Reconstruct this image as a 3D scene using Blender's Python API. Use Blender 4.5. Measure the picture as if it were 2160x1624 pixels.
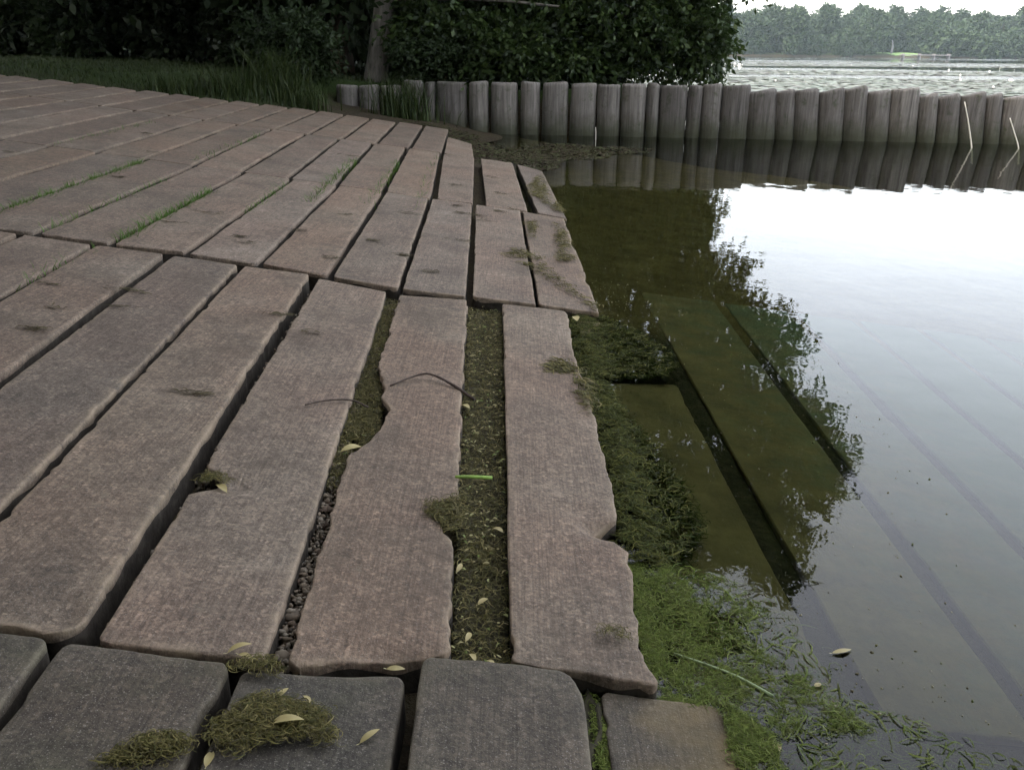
import bpy, math, random
import numpy as np
from mathutils import Matrix, Vector

R = math.radians
sc = bpy.context.scene
for o in list(bpy.data.objects):
    bpy.data.objects.remove(o)
col = sc.collection

# ------------------------------------------------------------------ camera
CAM_H = 1.13
cd = bpy.data.cameras.new('camera')
cam = bpy.data.objects.new('camera', cd)
col.objects.link(cam)
cd.sensor_width = 36.0
cd.lens = 36.0 * 1850 / 2160
cd.clip_start = 0.05
cd.clip_end = 4000
cam.matrix_world = (Matrix.Translation((0, 0, CAM_H)) @ Matrix.Rotation(R(90 - 20.95), 4, 'X')
                    @ Matrix.Rotation(0.010, 4, 'Z'))
sc.camera = cam

# ------------------------------------------------------------------ sky: bright overcast over the Nishita sky
SUN_EL, SUN_AZ = 55, -115
w = bpy.data.worlds.new('World')
sc.world = w
w.use_nodes = True
nt = w.node_tree
nt.nodes.clear()
wo = nt.nodes.new('ShaderNodeOutputWorld')
bg = nt.nodes.new('ShaderNodeBackground')
sky = nt.nodes.new('ShaderNodeTexSky')
sky.sky_type = 'NISHITA'
sky.sun_disc = False
sky.sun_elevation = R(SUN_EL)
sky.sun_rotation = R(SUN_AZ)
sky.air_density = 1.0
sky.dust_density = 4.0
mixs = nt.nodes.new('ShaderNodeMix')
mixs.data_type = 'RGBA'
mixs.inputs[0].default_value = 0.28
mixs.inputs[7].default_value = (10.9, 10.2, 9.3, 1)
tcw = nt.nodes.new('ShaderNodeTexCoord')
nzw = nt.nodes.new('ShaderNodeTexNoise')
nzw.inputs['Scale'].default_value = 1.6
nzw.inputs['Detail'].default_value = 4
mrw = nt.nodes.new('ShaderNodeMapRange')
mrw.inputs[3].default_value = 0.8
mrw.inputs[4].default_value = 1.2
mulw = nt.nodes.new('ShaderNodeVectorMath')
mulw.operation = 'SCALE'
nt.links.new(tcw.outputs['Generated'], nzw.inputs['Vector'])
nt.links.new(nzw.outputs['Fac'], mrw.inputs[0])
nt.links.new(sky.outputs[0], mixs.inputs[6])
nt.links.new(mixs.outputs[2], mulw.inputs[0])
nt.links.new(mrw.outputs[0], mulw.inputs['Scale'])
nt.links.new(mulw.outputs[0], bg.inputs['Color'])
bg.inputs['Strength'].default_value = 0.15
nt.links.new(bg.outputs[0], wo.inputs[0])

# ------------------------------------------------------------------ soft sun behind cloud
sl = bpy.data.lights.new('sun', 'SUN')
sl.energy = 0.5
sl.angle = R(20)
sl.color = (1.0, 0.95, 0.88)
so = bpy.data.objects.new('sun', sl)
col.objects.link(so)
sd = Vector((math.sin(R(SUN_AZ)) * math.cos(R(SUN_EL)), math.cos(R(SUN_AZ)) * math.cos(R(SUN_EL)), math.sin(R(SUN_EL))))
so.rotation_euler = sd.to_track_quat('Z', 'Y').to_euler()
so.location = (20, 20, 30)

vs = sc.view_settings
vs.view_transform = 'Standard'
vs.look = 'None'
vs.gamma = 1
vs.exposure = 2.45
sc.cycles.use_denoising = True
sc.cycles.max_bounces = 6
sc.cycles.adaptive_threshold = 0.02
sc.cycles.diffuse_bounces = 3
sc.cycles.glossy_bounces = 4
sc.cycles.transparent_max_bounces = 12
sc.cycles.volume_bounces = 0
sc.cycles.caustics_reflective = False
sc.cycles.caustics_refractive = False

# ================================================================== helpers
rng = np.random.default_rng(7)
random.seed(7)


def tag(o, label=None, cat=None, group=None, kind=None):
    if label: o['label'] = label
    if cat: o['category'] = cat
    if group: o['group'] = group
    if kind: o['kind'] = kind
    return o


def empty(name, loc=(0, 0, 0), rz=0):
    o = bpy.data.objects.new(name, None)
    o.empty_display_size = 0.2
    col.objects.link(o)
    o.location = loc
    o.rotation_euler = (0, 0, rz)
    return o


def link(name, me, mat=None, parent=None, loc=None):
    o = bpy.data.objects.new(name, me)
    col.objects.link(o)
    if mat and not me.materials:
        me.materials.append(mat)
    if parent: o.parent = parent
    if loc is not None: o.location = loc
    return o


def mesh_np(name, v, f, smooth=False, uv=None):
    """v (N,3), f (M,k) all the same size"""
    v = np.asarray(v, np.float32)
    f = np.asarray(f, np.int32)
    me = bpy.data.meshes.new(name)
    me.vertices.add(len(v))
    me.vertices.foreach_set('co', v.ravel())
    m, k = f.shape
    me.loops.add(m * k)
    me.loops.foreach_set('vertex_index', f.ravel())
    me.polygons.add(m)
    me.polygons.foreach_set('loop_start', np.arange(0, m * k, k, dtype=np.int32))
    me.polygons.foreach_set('loop_total', np.full(m, k, np.int32))
    if smooth:
        me.polygons.foreach_set('use_smooth', np.ones(m, bool))
    me.update(calc_edges=True)
    me.validate()
    return me


def mesh_py(name, v, f, smooth=False):
    me = bpy.data.meshes.new(name)
    me.from_pydata([tuple(p) for p in v], [], f)
    if smooth:
        me.polygons.foreach_set('use_smooth', np.ones(len(me.polygons), bool))
    me.update()
    return me


def sstep(a, b, x):
    t = np.clip((x - a) / (b - a), 0, 1)
    return t * t * (3 - 2 * t)


def fbm1(n, length, scale, g, octaves=4):
    """1-D value noise with n samples along length metres"""
    out = np.zeros(n)
    amp, sca = 1.0, scale
    s = np.linspace(0, length, n)
    for _ in range(octaves):
        k = int(length / sca) + 3
        out += amp * np.interp(s / sca + g.random(), np.arange(k + 1), g.uniform(-1, 1, k + 1))
        amp *= 0.55
        sca *= 0.45
    return out


def tube(path, radii, sides=8, wob=0.0, g=rng):
    path = np.asarray(path, float)
    n = len(path)
    v, f = [], []
    up = np.array([0.13, 0.31, 0.94])
    for i in range(n):
        t = path[min(i + 1, n - 1)] - path[max(i - 1, 0)]
        t /= np.linalg.norm(t) + 1e-9
        ref = up if abs(np.dot(t, up)) < 0.9 else np.array([1.0, 0, 0])
        a = np.cross(t, ref); a /= np.linalg.norm(a)
        b = np.cross(t, a)
        for k in range(sides):
            an = 2 * math.pi * k / sides
            r = radii[i] * (1 + wob * g.uniform(-1, 1))
            v.append(path[i] + r * (math.cos(an) * a + math.sin(an) * b))
    for i in range(n - 1):
        for k in range(sides):
            k2 = (k + 1) % sides
            f.append((i * sides + k, i * sides + k2, (i + 1) * sides + k2, (i + 1) * sides + k))
    f.append(tuple(range(sides))[::-1])
    f.append(tuple((n - 1) * sides + k for k in range(sides)))
    return v, f


def curve_pts(pts, n):
    """Catmull-Rom through pts"""
    p = np.asarray(pts, float)
    p = np.vstack([2 * p[0] - p[1], p, 2 * p[-1] - p[-2]])
    out = []
    segs = len(p) - 3
    for t in np.linspace(0, segs - 1e-6, n):
        i = int(t); u = t - i
        a, b, c, d = p[i:i + 4]
        out.append(0.5 * ((2 * b) + (-a + c) * u + (2 * a - 5 * b + 4 * c - d) * u * u + (-a + 3 * b - 3 * c + d) * u ** 3))
    return np.array(out)


def in_poly(x, y, poly):
    inside = np.zeros(len(x), bool)
    n = len(poly)
    for i in range(n):
        x0, y0 = poly[i]; x1, y1 = poly[(i + 1) % n]
        c = ((y0 > y) != (y1 > y)) & (x < (x1 - x0) * (y - y0) / (y1 - y0 + 1e-12) + x0)
        inside ^= c
    return inside


def poly_pts(poly, n, g):
    p = np.array(poly)
    lo, hi = p.min(0), p.max(0)
    out = np.zeros((0, 2))
    while len(out) < n:
        q = g.uniform(lo, hi, (n * 3, 2))
        out = np.vstack([out, q[in_poly(q[:, 0], q[:, 1], poly)]])
    return out[:n]


# ------------------------------------------------------------------ materials
class NT:
    def __init__(self, name):
        self.m = bpy.data.materials.new(name)
        self.m.use_nodes = True
        self.t = self.m.node_tree
        self.t.nodes.clear()
        self.out = self.n('OutputMaterial')

    def n(self, kind, **kw):
        nd = self.t.nodes.new('ShaderNode' + kind)
        for k, v in kw.items():
            if k.startswith('_'):
                setattr(nd, k[1:], v)
            else:
                nd.inputs[k.replace('__', ' ')].default_value = v
        return nd

    def l(self, a, b):
        self.t.links.new(a, b)

    def noise(self, vec, scale, detail=4, rough=0.55):
        nd = self.n('TexNoise')
        nd.inputs['Scale'].default_value = scale
        nd.inputs['Detail'].default_value = detail
        nd.inputs['Roughness'].default_value = rough
        if vec: self.l(vec, nd.inputs['Vector'])
        return nd.outputs['Fac']

    def ramp(self, fac, stops):
        nd = self.n('ValToRGB')
        cr = nd.color_ramp
        while len(cr.elements) < len(stops):
            cr.elements.new(0.5)
        for e, (p, c) in zip(cr.elements, stops):
            e.position = p
            e.color = (c[0], c[1], c[2], 1) if hasattr(c, '__len__') else (c, c, c, 1)
        self.l(fac, nd.inputs[0])
        return nd.outputs[0]

    def mix(self, fac, a, b, mode='MIX'):
        nd = self.n('Mix')
        nd.data_type = 'RGBA'
        nd.blend_type = mode
        for s, i in ((fac, 0), (a, 6), (b, 7)):
            if hasattr(s, 'is_linked'):
                self.l(s, nd.inputs[i])
            elif i == 0:
                nd.inputs[0].default_value = s
            else:
                nd.inputs[i].default_value = (*s, 1) if len(s) == 3 else s
        return nd.outputs[2]

    def math(self, op, a, b=0.0):
        nd = self.n('Math')
        nd.operation = op
        for s, i in ((a, 0), (b, 1)):
            if hasattr(s, 'is_linked'): self.l(s, nd.inputs[i])
            else: nd.inputs[i].default_value = s
        return nd.outputs[0]

    def bump(self, h, strength, dist, prev=None):
        nd = self.n('Bump')
        nd.inputs['Strength'].default_value = strength
        nd.inputs['Distance'].default_value = dist
        self.l(h, nd.inputs['Height'])
        if prev: self.l(prev, nd.inputs['Normal'])
        return nd.outputs[0]

    def scaled(self, vec, s):
        nd = self.n('Mapping')
        nd.inputs['Scale'].default_value = s
        self.l(vec, nd.inputs['Vector'])
        return nd.outputs[0]

    def pbr(self, color, rough=0.8, normal=None, spec=0.3):
        b = self.n('BsdfPrincipled')
        if hasattr(color, 'is_linked'): self.l(color, b.inputs['Base Color'])
        else: b.inputs['Base Color'].default_value = (*color, 1)
        if hasattr(rough, 'is_linked'): self.l(rough, b.inputs['Roughness'])
        else: b.inputs['Roughness'].default_value = rough
        b.inputs['Specular IOR Level'].default_value = spec
        if normal: self.l(normal, b.inputs['Normal'])
        return b.outputs[0]

    def done(self, shader, vol=None):
        if shader: self.l(shader, self.out.inputs['Surface'])
        if vol: self.l(vol, self.out.inputs['Volume'])
        return self.m


def mat_concrete(name, c_dark, c_mid, c_light, moss=0.0):
    k = NT(name)
    tc = k.n('TexCoord').outputs['Object']
    geo = k.n('NewGeometry')
    oi = k.n('ObjectInfo')
    # shift the pattern per plank
    add = k.n('VectorMath'); add.operation = 'ADD'
    k.l(tc, add.inputs[0])
    cmb = k.n('CombineXYZ')
    k.l(k.math('MULTIPLY', oi.outputs['Random'], 37.0), cmb.inputs[0])
    k.l(k.math('MULTIPLY', oi.outputs['Random'], 91.0), cmb.inputs[1])
    k.l(cmb.outputs[0], add.inputs[1])
    v = add.outputs[0]
    big = k.noise(v, 3.2, 5, 0.6)
    base = k.ramp(big, [(0.30, c_dark), (0.52, c_mid), (0.72, c_light)])
    tint = k.noise(v, 1.3, 3)
    base = k.mix(k.ramp(tint, [(0.42, 0.0), (0.62, 0.55)]), base, (c_mid[0] * 1.10, c_mid[1] * 0.93, c_mid[2] * 0.88))
    # per plank value
    hv = k.n('HueSaturation')
    k.l(base, hv.inputs['Color'])
    mr = k.n('MapRange'); mr.inputs[3].default_value = 0.84; mr.inputs[4].default_value = 1.14
    k.l(oi.outputs['Random'], mr.inputs[0]); k.l(mr.outputs[0], hv.inputs['Value'])
    mr2 = k.n('MapRange'); mr2.inputs[3].default_value = 0.84; mr2.inputs[4].default_value = 1.02
    k.l(k.math('FRACT', k.math('MULTIPLY', oi.outputs['Random'], 7.3)), mr2.inputs[0]); k.l(mr2.outputs[0], hv.inputs['Saturation'])
    base = hv.outputs[0]
    # broom lines along the plank, and a weaker set across it
    lines = k.noise(k.scaled(v, (190, 5.0, 20)), 1.0, 3, 0.6)
    cross = k.noise(k.scaled(v, (3.0, 110, 20)), 1.0, 3, 0.6)
    fine = k.noise(v, 330, 2, 0.6)
    lump = k.noise(v, 38, 4, 0.65)
    grit = k.noise(v, 150, 3, 0.7)
    vor = k.n('TexVoronoi'); vor.inputs['Scale'].default_value = 150
    k.l(v, vor.inputs['Vector'])
    sc3 = k.n('SeparateColor'); k.l(vor.outputs['Color'], sc3.inputs[0])
    vor2 = k.n('TexVoronoi'); vor2.inputs['Scale'].default_value = 60
    k.l(v, vor2.inputs['Vector'])
    sc4 = k.n('SeparateColor'); k.l(vor2.outputs['Color'], sc4.inputs[0])
    grains = k.ramp(sc3.outputs[0], [(0.0, 0.55), (0.5, 0.95), (0.88, 1.1), (0.98, 1.6)])
    grains2 = k.ramp(sc4.outputs[0], [(0.0, 0.72), (0.6, 1.0), (0.93, 1.10), (1.0, 1.35)])
    lf = k.ramp(lines, [(0.36, 0.74), (0.62, 1.15)])
    base = k.mix(k.ramp(k.noise(v, 2.6, 3, 0.6), [(0.35, 0.5), (0.6, 1.0)]), base, lf, 'MULTIPLY')
    base = k.mix(0.75, base, grains, 'MULTIPLY')
    base = k.mix(0.5, base, grains2, 'MULTIPLY')
    rp = k.ramp(k.noise(v, 5.5, 4, 0.6), [(0.38, 0.35), (0.62, 1.0)])
    base = k.mix(rp, base, k.ramp(grit, [(0.30, 0.65), (0.5, 0.98), (0.70, 1.35)]), 'MULTIPLY')
    base = k.mix(0.8, base, k.ramp(lump, [(0.32, 0.7), (0.5, 1.0), (0.68, 1.25)]), 'MULTIPLY')
    base = k.mix(k.ramp(fine, [(0.60, 0.0), (0.70, 0.6)]), base, (0.27, 0.25, 0.22))
    base = k.mix(k.ramp(fine, [(0.27, 0.6), (0.36, 0.0)]), base, (0.05, 0.045, 0.04))
    at = k.n('Attribute'); at.attribute_name = 'wear'
    wr = k.math('MULTIPLY', at.outputs['Fac'], k.ramp(k.noise(v, 16, 4, 0.7), [(0.38, 0.0), (0.6, 0.85)]))
    base = k.mix(wr, base, (c_light[0] * 1.35, c_light[1] * 1.32, c_light[2] * 1.22))
    # silt films and dark stains
    base = k.mix(k.ramp(k.noise(v, 2.1, 6, 0.75), [(0.52, 0.0), (0.66, 0.55)]), base, (c_dark[0] * 0.62, c_dark[1] * 0.64, c_dark[2] * 0.62))
    base = k.mix(k.ramp(k.noise(v, 11.0, 6, 0.75), [(0.62, 0.0), (0.70, 0.5)]), base, (c_light[0] * 1.1, c_light[1] * 1.15, c_light[2] * 1.1))
    st = k.noise(v, 7.0, 6, 0.7)
    base = k.mix(k.ramp(st, [(0.60, 0.0), (0.74, 0.5)]), base, (0.055, 0.05, 0.04))
    if moss:
        ms = k.noise(v, 4.0, 6, 0.7)
        base = k.mix(k.ramp(ms, [(0.5, 0.0), (0.72, moss)]), base, (0.06, 0.065, 0.03))
    # algae coat at and below the water line
    sep = k.n('SeparateXYZ')
    k.l(geo.outputs['Position'], sep.inputs[0])
    zz = k.math('ADD', sep.outputs[2], k.math('MULTIPLY', k.math('SUBTRACT', k.noise(v, 9, 5), 0.5), 0.05))
    wet = k.n('MapRange'); wet.inputs[1].default_value = 0.030; wet.inputs[2].default_value = -0.012
    wet.inputs[3].default_value = 0.0; wet.inputs[4].default_value = 1.0
    k.l(zz, wet.inputs[0])
    alg = k.ramp(k.noise(v, 6, 5, 0.65), [(0.3, (0.080, 0.058, 0.022)), (0.5, (0.140, 0.100, 0.038)), (0.7, (0.190, 0.142, 0.060))])
    base = k.mix(k.math('MULTIPLY', wet.outputs[0], 0.92), base, alg)
    deep = k.n('MapRange'); deep.inputs[1].default_value = -0.09; deep.inputs[2].default_value = -0.20
    k.l(k.math('ADD', sep.outputs[2], k.math('MULTIPLY', k.math('SUBTRACT', k.noise(v, 7, 6, 0.7), 0.5), 0.22)), deep.inputs[0])
    base = k.mix(k.math('MULTIPLY', deep.outputs[0], 0.8), base, (0.055, 0.100, 0.075))
    nrm = k.bump(lines, 0.5, 0.002)
    nrm = k.bump(grit, 0.6, 0.002, nrm)
    nrm = k.bump(lump, 0.5, 0.004, nrm)
    nrm = k.bump(fine, 0.35, 0.0012, nrm)
    nrm = k.bump(st, 0.4, 0.006, nrm)
    return k.done(k.pbr(base, 0.78, nrm, 0.35))


def mat_stain_shade():
    k = NT('soil_and_shade_concrete')  # soil stain and the shade of the joints, both in the side colour
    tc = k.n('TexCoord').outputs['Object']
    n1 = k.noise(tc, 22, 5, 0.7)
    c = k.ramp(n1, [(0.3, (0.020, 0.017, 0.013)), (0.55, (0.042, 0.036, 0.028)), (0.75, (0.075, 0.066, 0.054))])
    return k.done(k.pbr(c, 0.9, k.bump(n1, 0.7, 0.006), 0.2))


M_SIDE = mat_stain_shade()
M_CON = mat_concrete('plank_concrete', (0.090, 0.069, 0.050), (0.140, 0.107, 0.076), (0.180, 0.144, 0.107))
M_NEAR_ROW = mat_concrete('near_row_concrete', (0.050, 0.044, 0.032), (0.074, 0.064, 0.046), (0.100, 0.088, 0.066), 0.3)  # darker, greener concrete for the nearest row


def mat_island(name, cols, rough=0.7, trans=0.0, spec=0.25, var=0.35):
    """colour picked per loose piece"""
    k = NT(name)
    geo = k.n('NewGeometry')
    n = len(cols)
    c = k.ramp(geo.outputs['Random Per Island'], [((i + 0.5) / n, cols[i]) for i in range(n)])
    p = k.pbr(c, rough, None, spec)
    if trans:
        tr = k.n('BsdfTranslucent')
        tc = k.mix(0.5, c, (0.10, 0.16, 0.02), 'ADD')
        k.l(c, tr.inputs[0])
        ms = k.n('MixShader')
        ms.inputs[0].default_value = trans
        k.l(p, ms.inputs[1]); k.l(tr.outputs[0], ms.inputs[2])
        return k.done(ms.outputs[0])
    return k.done(p)


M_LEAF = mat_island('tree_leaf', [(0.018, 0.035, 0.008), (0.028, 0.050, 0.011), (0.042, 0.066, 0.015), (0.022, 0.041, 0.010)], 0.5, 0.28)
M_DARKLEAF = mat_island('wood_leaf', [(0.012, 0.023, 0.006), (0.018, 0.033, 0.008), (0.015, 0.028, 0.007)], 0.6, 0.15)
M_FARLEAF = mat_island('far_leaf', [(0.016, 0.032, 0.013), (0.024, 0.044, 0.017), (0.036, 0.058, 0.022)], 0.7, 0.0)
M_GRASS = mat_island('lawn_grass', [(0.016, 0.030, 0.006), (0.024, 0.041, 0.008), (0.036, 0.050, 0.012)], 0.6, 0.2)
M_JGRASS = mat_island('joint_grass', [(0.070, 0.150, 0.025), (0.090, 0.180, 0.030), (0.060, 0.115, 0.025), (0.11, 0.15, 0.04)], 0.6, 0.25)
M_WEED = mat_island('pond_weed', [(0.022, 0.027, 0.007), (0.042, 0.048, 0.011), (0.070, 0.075, 0.016), (0.034, 0.050, 0.012), (0.110, 0.110, 0.028)], 0.7, 0.15, 0.08)
M_OLIVE = mat_island('drying_weed', [(0.040, 0.034, 0.011), (0.068, 0.060, 0.015), (0.100, 0.090, 0.022), (0.052, 0.056, 0.014), (0.165, 0.140, 0.05)], 0.7, 0.1)
M_DRIFT = mat_island('drift_strands', [(0.045, 0.036, 0.020), (0.070, 0.055, 0.028), (0.060, 0.058, 0.022)], 0.8)
M_SLIME = mat_island('green_algae', [(0.075, 0.105, 0.020), (0.110, 0.150, 0.028), (0.165, 0.200, 0.048), (0.075, 0.088, 0.024)], 0.7, 0.2, 0.1)
M_GRAVEL = mat_island('joint_gravel', [(0.06, 0.05, 0.04), (0.14, 0.12, 0.09), (0.22, 0.18, 0.13), (0.10, 0.07, 0.05), (0.26, 0.23, 0.18)], 0.8)
M_YLEAF = mat_island('yellow_leaf', [(0.42, 0.40, 0.10), (0.48, 0.48, 0.18), (0.30, 0.22, 0.08), (0.46, 0.44, 0.22), (0.24, 0.15, 0.06)], 0.5, 0.2, 0.4)
M_PAD = mat_island('lily_pad', [(0.038, 0.055, 0.024), (0.056, 0.072, 0.034), (0.074, 0.082, 0.046), (0.052, 0.046, 0.030)], 0.5, 0.0, 0.3)
M_FLOWER = mat_island('lily_flower', [(0.75, 0.74, 0.66), (0.8, 0.78, 0.7)], 0.6)


def mat_bark(name, a, b):
    k = NT(name)
    tc = k.n('TexCoord').outputs['Object']
    n1 = k.noise(k.scaled(tc, (14, 14, 3)), 1.0, 6, 0.65)
    c = k.ramp(n1, [(0.35, a), (0.65, b)])
    return k.done(k.pbr(c, 0.9, k.bump(n1, 0.8, 0.02), 0.2))


M_BARK = mat_bark('grey_bark', (0.075, 0.068, 0.056), (0.19, 0.175, 0.15))
M_BARK2 = mat_bark('red_brown_bark', (0.05, 0.035, 0.026), (0.12, 0.085, 0.065))


def mat_wood():
    k = NT('weathered_pile_wood')
    tc = k.n('TexCoord').outputs['Object']
    oi = k.n('ObjectInfo')
    geo = k.n('NewGeometry')
    add = k.n('VectorMath'); add.operation = 'ADD'
    cmb = k.n('CombineXYZ')
    k.l(k.math('MULTIPLY', oi.outputs['Random'], 53.0), cmb.inputs[0])
    k.l(tc, add.inputs[0]); k.l(cmb.outputs[0], add.inputs[1])
    v = add.outputs[0]
    grain = k.noise(k.scaled(v, (30, 30, 1.6)), 1.0, 6, 0.65)
    blot = k.noise(v, 5, 5, 0.65)
    c = k.ramp(grain, [(0.28, (0.044, 0.040, 0.035)), (0.48, (0.130, 0.121, 0.109)), (0.72, (0.215, 0.203, 0.185))])
    c = k.mix(k.ramp(blot, [(0.45, 0.0), (0.7, 0.6)]), c, (0.118, 0.106, 0.092))
    c = k.mix(k.ramp(k.noise(v, 8, 5, 0.7), [(0.56, 0.0), (0.68, 0.7)]), c, (0.055, 0.065, 0.035))
    hv = k.n('HueSaturation')
    mr = k.n('MapRange'); mr.inputs[3].default_value = 0.62; mr.inputs[4].default_value = 1.15
    k.l(oi.outputs['Random'], mr.inputs[0]); k.l(mr.outputs[0], hv.inputs['Value']); k.l(c, hv.inputs['Color'])
    c = hv.outputs[0]
    # wet algae foot
    sep = k.n('SeparateXYZ'); k.l(geo.outputs['Position'], sep.inputs[0])
    zz = k.math('ADD', sep.outputs[2], k.math('MULTIPLY', k.math('SUBTRACT', k.noise(v, 9, 5), 0.5), 0.22))
    wet = k.n('MapRange'); wet.inputs[1].default_value = 0.34; wet.inputs[2].default_value = 0.06
    k.l(zz, wet.inputs[0])
    c = k.mix(k.math('MULTIPLY', wet.outputs[0], 0.85), c, (0.030, 0.034, 0.016))
    return k.done(k.pbr(c, 0.85, k.bump(grain, 0.9, 0.012), 0.25))


M_WOOD = mat_wood()


def mat_ground():
    k = NT('ground_soil_and_grass')
    geo = k.n('NewGeometry')
    p = geo.outputs['Position']
    sep = k.n('SeparateXYZ'); k.l(p, sep.inputs[0])
    n1 = k.noise(p, 2.0, 6, 0.65)
    n2 = k.noise(p, 40, 5, 0.7)
    soil = k.ramp(n2, [(0.3, (0.012, 0.010, 0.007)), (0.5, (0.028, 0.022, 0.013)), (0.7, (0.055, 0.043, 0.027))])
    soil = k.mix(k.ramp(n1, [(0.45, 0.0), (0.65, 0.6)]), soil, (0.040, 0.036, 0.015))
    silt = k.ramp(k.noise(p, 5.0, 6, 0.7), [(0.3, (0.060, 0.043, 0.017)), (0.55, (0.120, 0.086, 0.036)), (0.75, (0.165, 0.122, 0.055))])
    by = k.n('MapRange'); by.inputs[1].default_value = 3.70; by.inputs[2].default_value = 3.95
    k.l(sep.outputs[1], by.inputs[0])
    bz = k.n('MapRange'); bz.inputs[1].default_value = -0.01; bz.inputs[2].default_value = -0.05
    k.l(sep.outputs[2], bz.inputs[0])
    soil = k.mix(k.math('MULTIPLY', by.outputs[0], bz.outputs[0]), soil, silt)
    grass = k.ramp(n2, [(0.3, (0.010, 0.020, 0.005)), (0.7, (0.026, 0.042, 0.010))])
    hi = k.n('MapRange'); hi.inputs[1].default_value = 0.34; hi.inputs[2].default_value = 0.52
    k.l(k.math('ADD', sep.outputs[2], k.math('MULTIPLY', k.math('SUBTRACT', n1, 0.5), 0.3)), hi.inputs[0])
    far = k.n('MapRange'); far.inputs[1].default_value = 10.2; far.inputs[2].default_value = 11.8
    k.l(sep.outputs[1], far.inputs[0])
    left = k.n('MapRange'); left.inputs[1].default_value = -6.1; left.inputs[2].default_value = -6.6
    k.l(sep.outputs[0], left.inputs[0])
    msk = k.math('MULTIPLY', hi.outputs[0], k.math('MAXIMUM', far.outputs[0], left.outputs[0]))
    c = k.mix(msk, soil, grass)
    nrm = k.bump(n2, 0.7, 0.02)
    return k.done(k.pbr(c, 0.95, nrm, 0.15))


M_GROUND = mat_ground()


def mat_water():
    k = NT('lake_water')
    geo = k.n('NewGeometry')
    p = geo.outputs['Position']
    sep = k.n('SeparateXYZ'); k.l(p, sep.inputs[0])
    # calm by the ramp, wind-ruffled lanes out on the lake
    lane = k.noise(k.scaled(p, (0.006, 0.030, 1)), 1.0, 3, 0.5)
    lane = k.ramp(lane, [(0.46, 0.0), (0.54, 1.0)])
    out = k.n('MapRange'); out.inputs[1].default_value = 28; out.inputs[2].default_value = 60
    k.l(sep.outputs[1], out.inputs[0])
    ruf = k.math('MULTIPLY', lane, out.outputs[0])
    h1 = k.noise(p, 1.6, 3, 0.5)
    h2 = k.noise(p, 7.0, 3, 0.5)
    b1 = k.bump(h1, 0.30, 0.012)
    b2 = k.n('Bump'); b2.inputs['Distance'].default_value = 0.05
    k.l(h2, b2.inputs['Height']); k.l(b1, b2.inputs['Normal'])
    k.l(k.math('ADD', k.math('ADD', k.math('MULTIPLY', ruf, 0.8), k.math('MULTIPLY', out.outputs[0], 0.05)), 0.012), b2.inputs['Strength'])
    fr = k.n('Fresnel'); fr.inputs[0].default_value = 1.333
    k.l(b2.outputs[0], fr.inputs['Normal'])
    gl = k.n('BsdfGlossy'); gl.inputs['Roughness'].default_value = 0.012
    k.l(b2.outputs[0], gl.inputs['Normal'])
    tr = k.n('BsdfTransparent'); tr.inputs[0].default_value = (0.56, 0.64, 0.50, 1)
    ms = k.n('MixShader')
    k.l(fr.outputs[0], ms.inputs[0]); k.l(tr.outputs[0], ms.inputs[1]); k.l(gl.outputs[0], ms.inputs[2])
    return k.done(ms.outputs[0])


M_WATER = mat_water()


def mat_plain(name, c, rough=0.7, sc_=30, amp=0.25, trans=0):
    k = NT(name)
    tc = k.n('TexCoord').outputs['Object']
    n1 = k.noise(tc, sc_, 4, 0.6)
    cc = k.ramp(n1, [(0.3, tuple(x * (1 - amp) for x in c)), (0.7, tuple(min(1, x * (1 + amp)) for x in c))])
    return k.done(k.pbr(cc, rough, k.bump(n1, 0.3, 0.002), 0.3))


# ================================================================== terrain and water
Z0, SL = 0.08, 0.125            # ramp surface z = Z0 - SL*x


def ramp_z(x):
    return Z0 - SL * x


def wall_y(x):
    return 12.85 - 0.11 * x


def ground_h(x, y):
    wob = 0.02 * np.sin(x * 3.1 + y * 1.7) + 0.02 * np.sin(x * 1.3 - y * 2.9)
    bed = np.maximum(ramp_z(x) - 0.085, -0.9 + wob)
    front = np.maximum(ramp_z(x) - 0.03 - 0.09 * sstep(-1.2, -0.4, x) + wob * 0.5, -0.9 + wob)
    lawn = 0.60 + 0.045 * np.clip(-x - 1, 0, 6) + wob
    z = bed
    end = sstep(11.0, 11.5, y)                       # beyond the last planks
    end_r = sstep(8.9, 9.4, y) * sstep(-1.0, -0.4, x)
    z = z + (front - z) * np.maximum(end, end_r * 0.5)
    z = z + (lawn - z) * sstep(11.2, 12.6, y) * sstep(-2.5, -3.2, x)
    z = z + (lawn - z) * sstep(-6.25, -7.2, x)
    z = np.maximum(z, -0.9 + 1.35 * sstep(-2.6, -4.4, y + 0.25 * np.sin(x * 0.7)))  # raised bank behind the view, added to carry the sky-blocking trees
    back = sstep(0.12, 0.34, y - wall_y(x))
    bankx = sstep(3.0, 2.0, x + np.clip(y - 15, 0, 30) * 0.12)
    z = np.where(y > wall_y(x) + 0.1, z + (np.where(bankx > 0, -0.9 + (lawn + 0.9) * bankx, -0.9) - z) * back, z)
    shore = 228 + 5 * np.sin(x * 0.021) + 3 * np.sin(x * 0.06 + 1)
    z = np.where(y > 100, np.maximum(z, -0.9 + 1.7 * sstep(shore - 3, shore + 5, y) + 3.0 * sstep(shore + 4, shore + 90, y)), z)
    return z


def axis(parts):
    out = []
    for a, b, st in parts:
        out += list(np.arange(a, b, st))
    out.append(parts[-1][1])
    return np.array(out)


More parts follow.
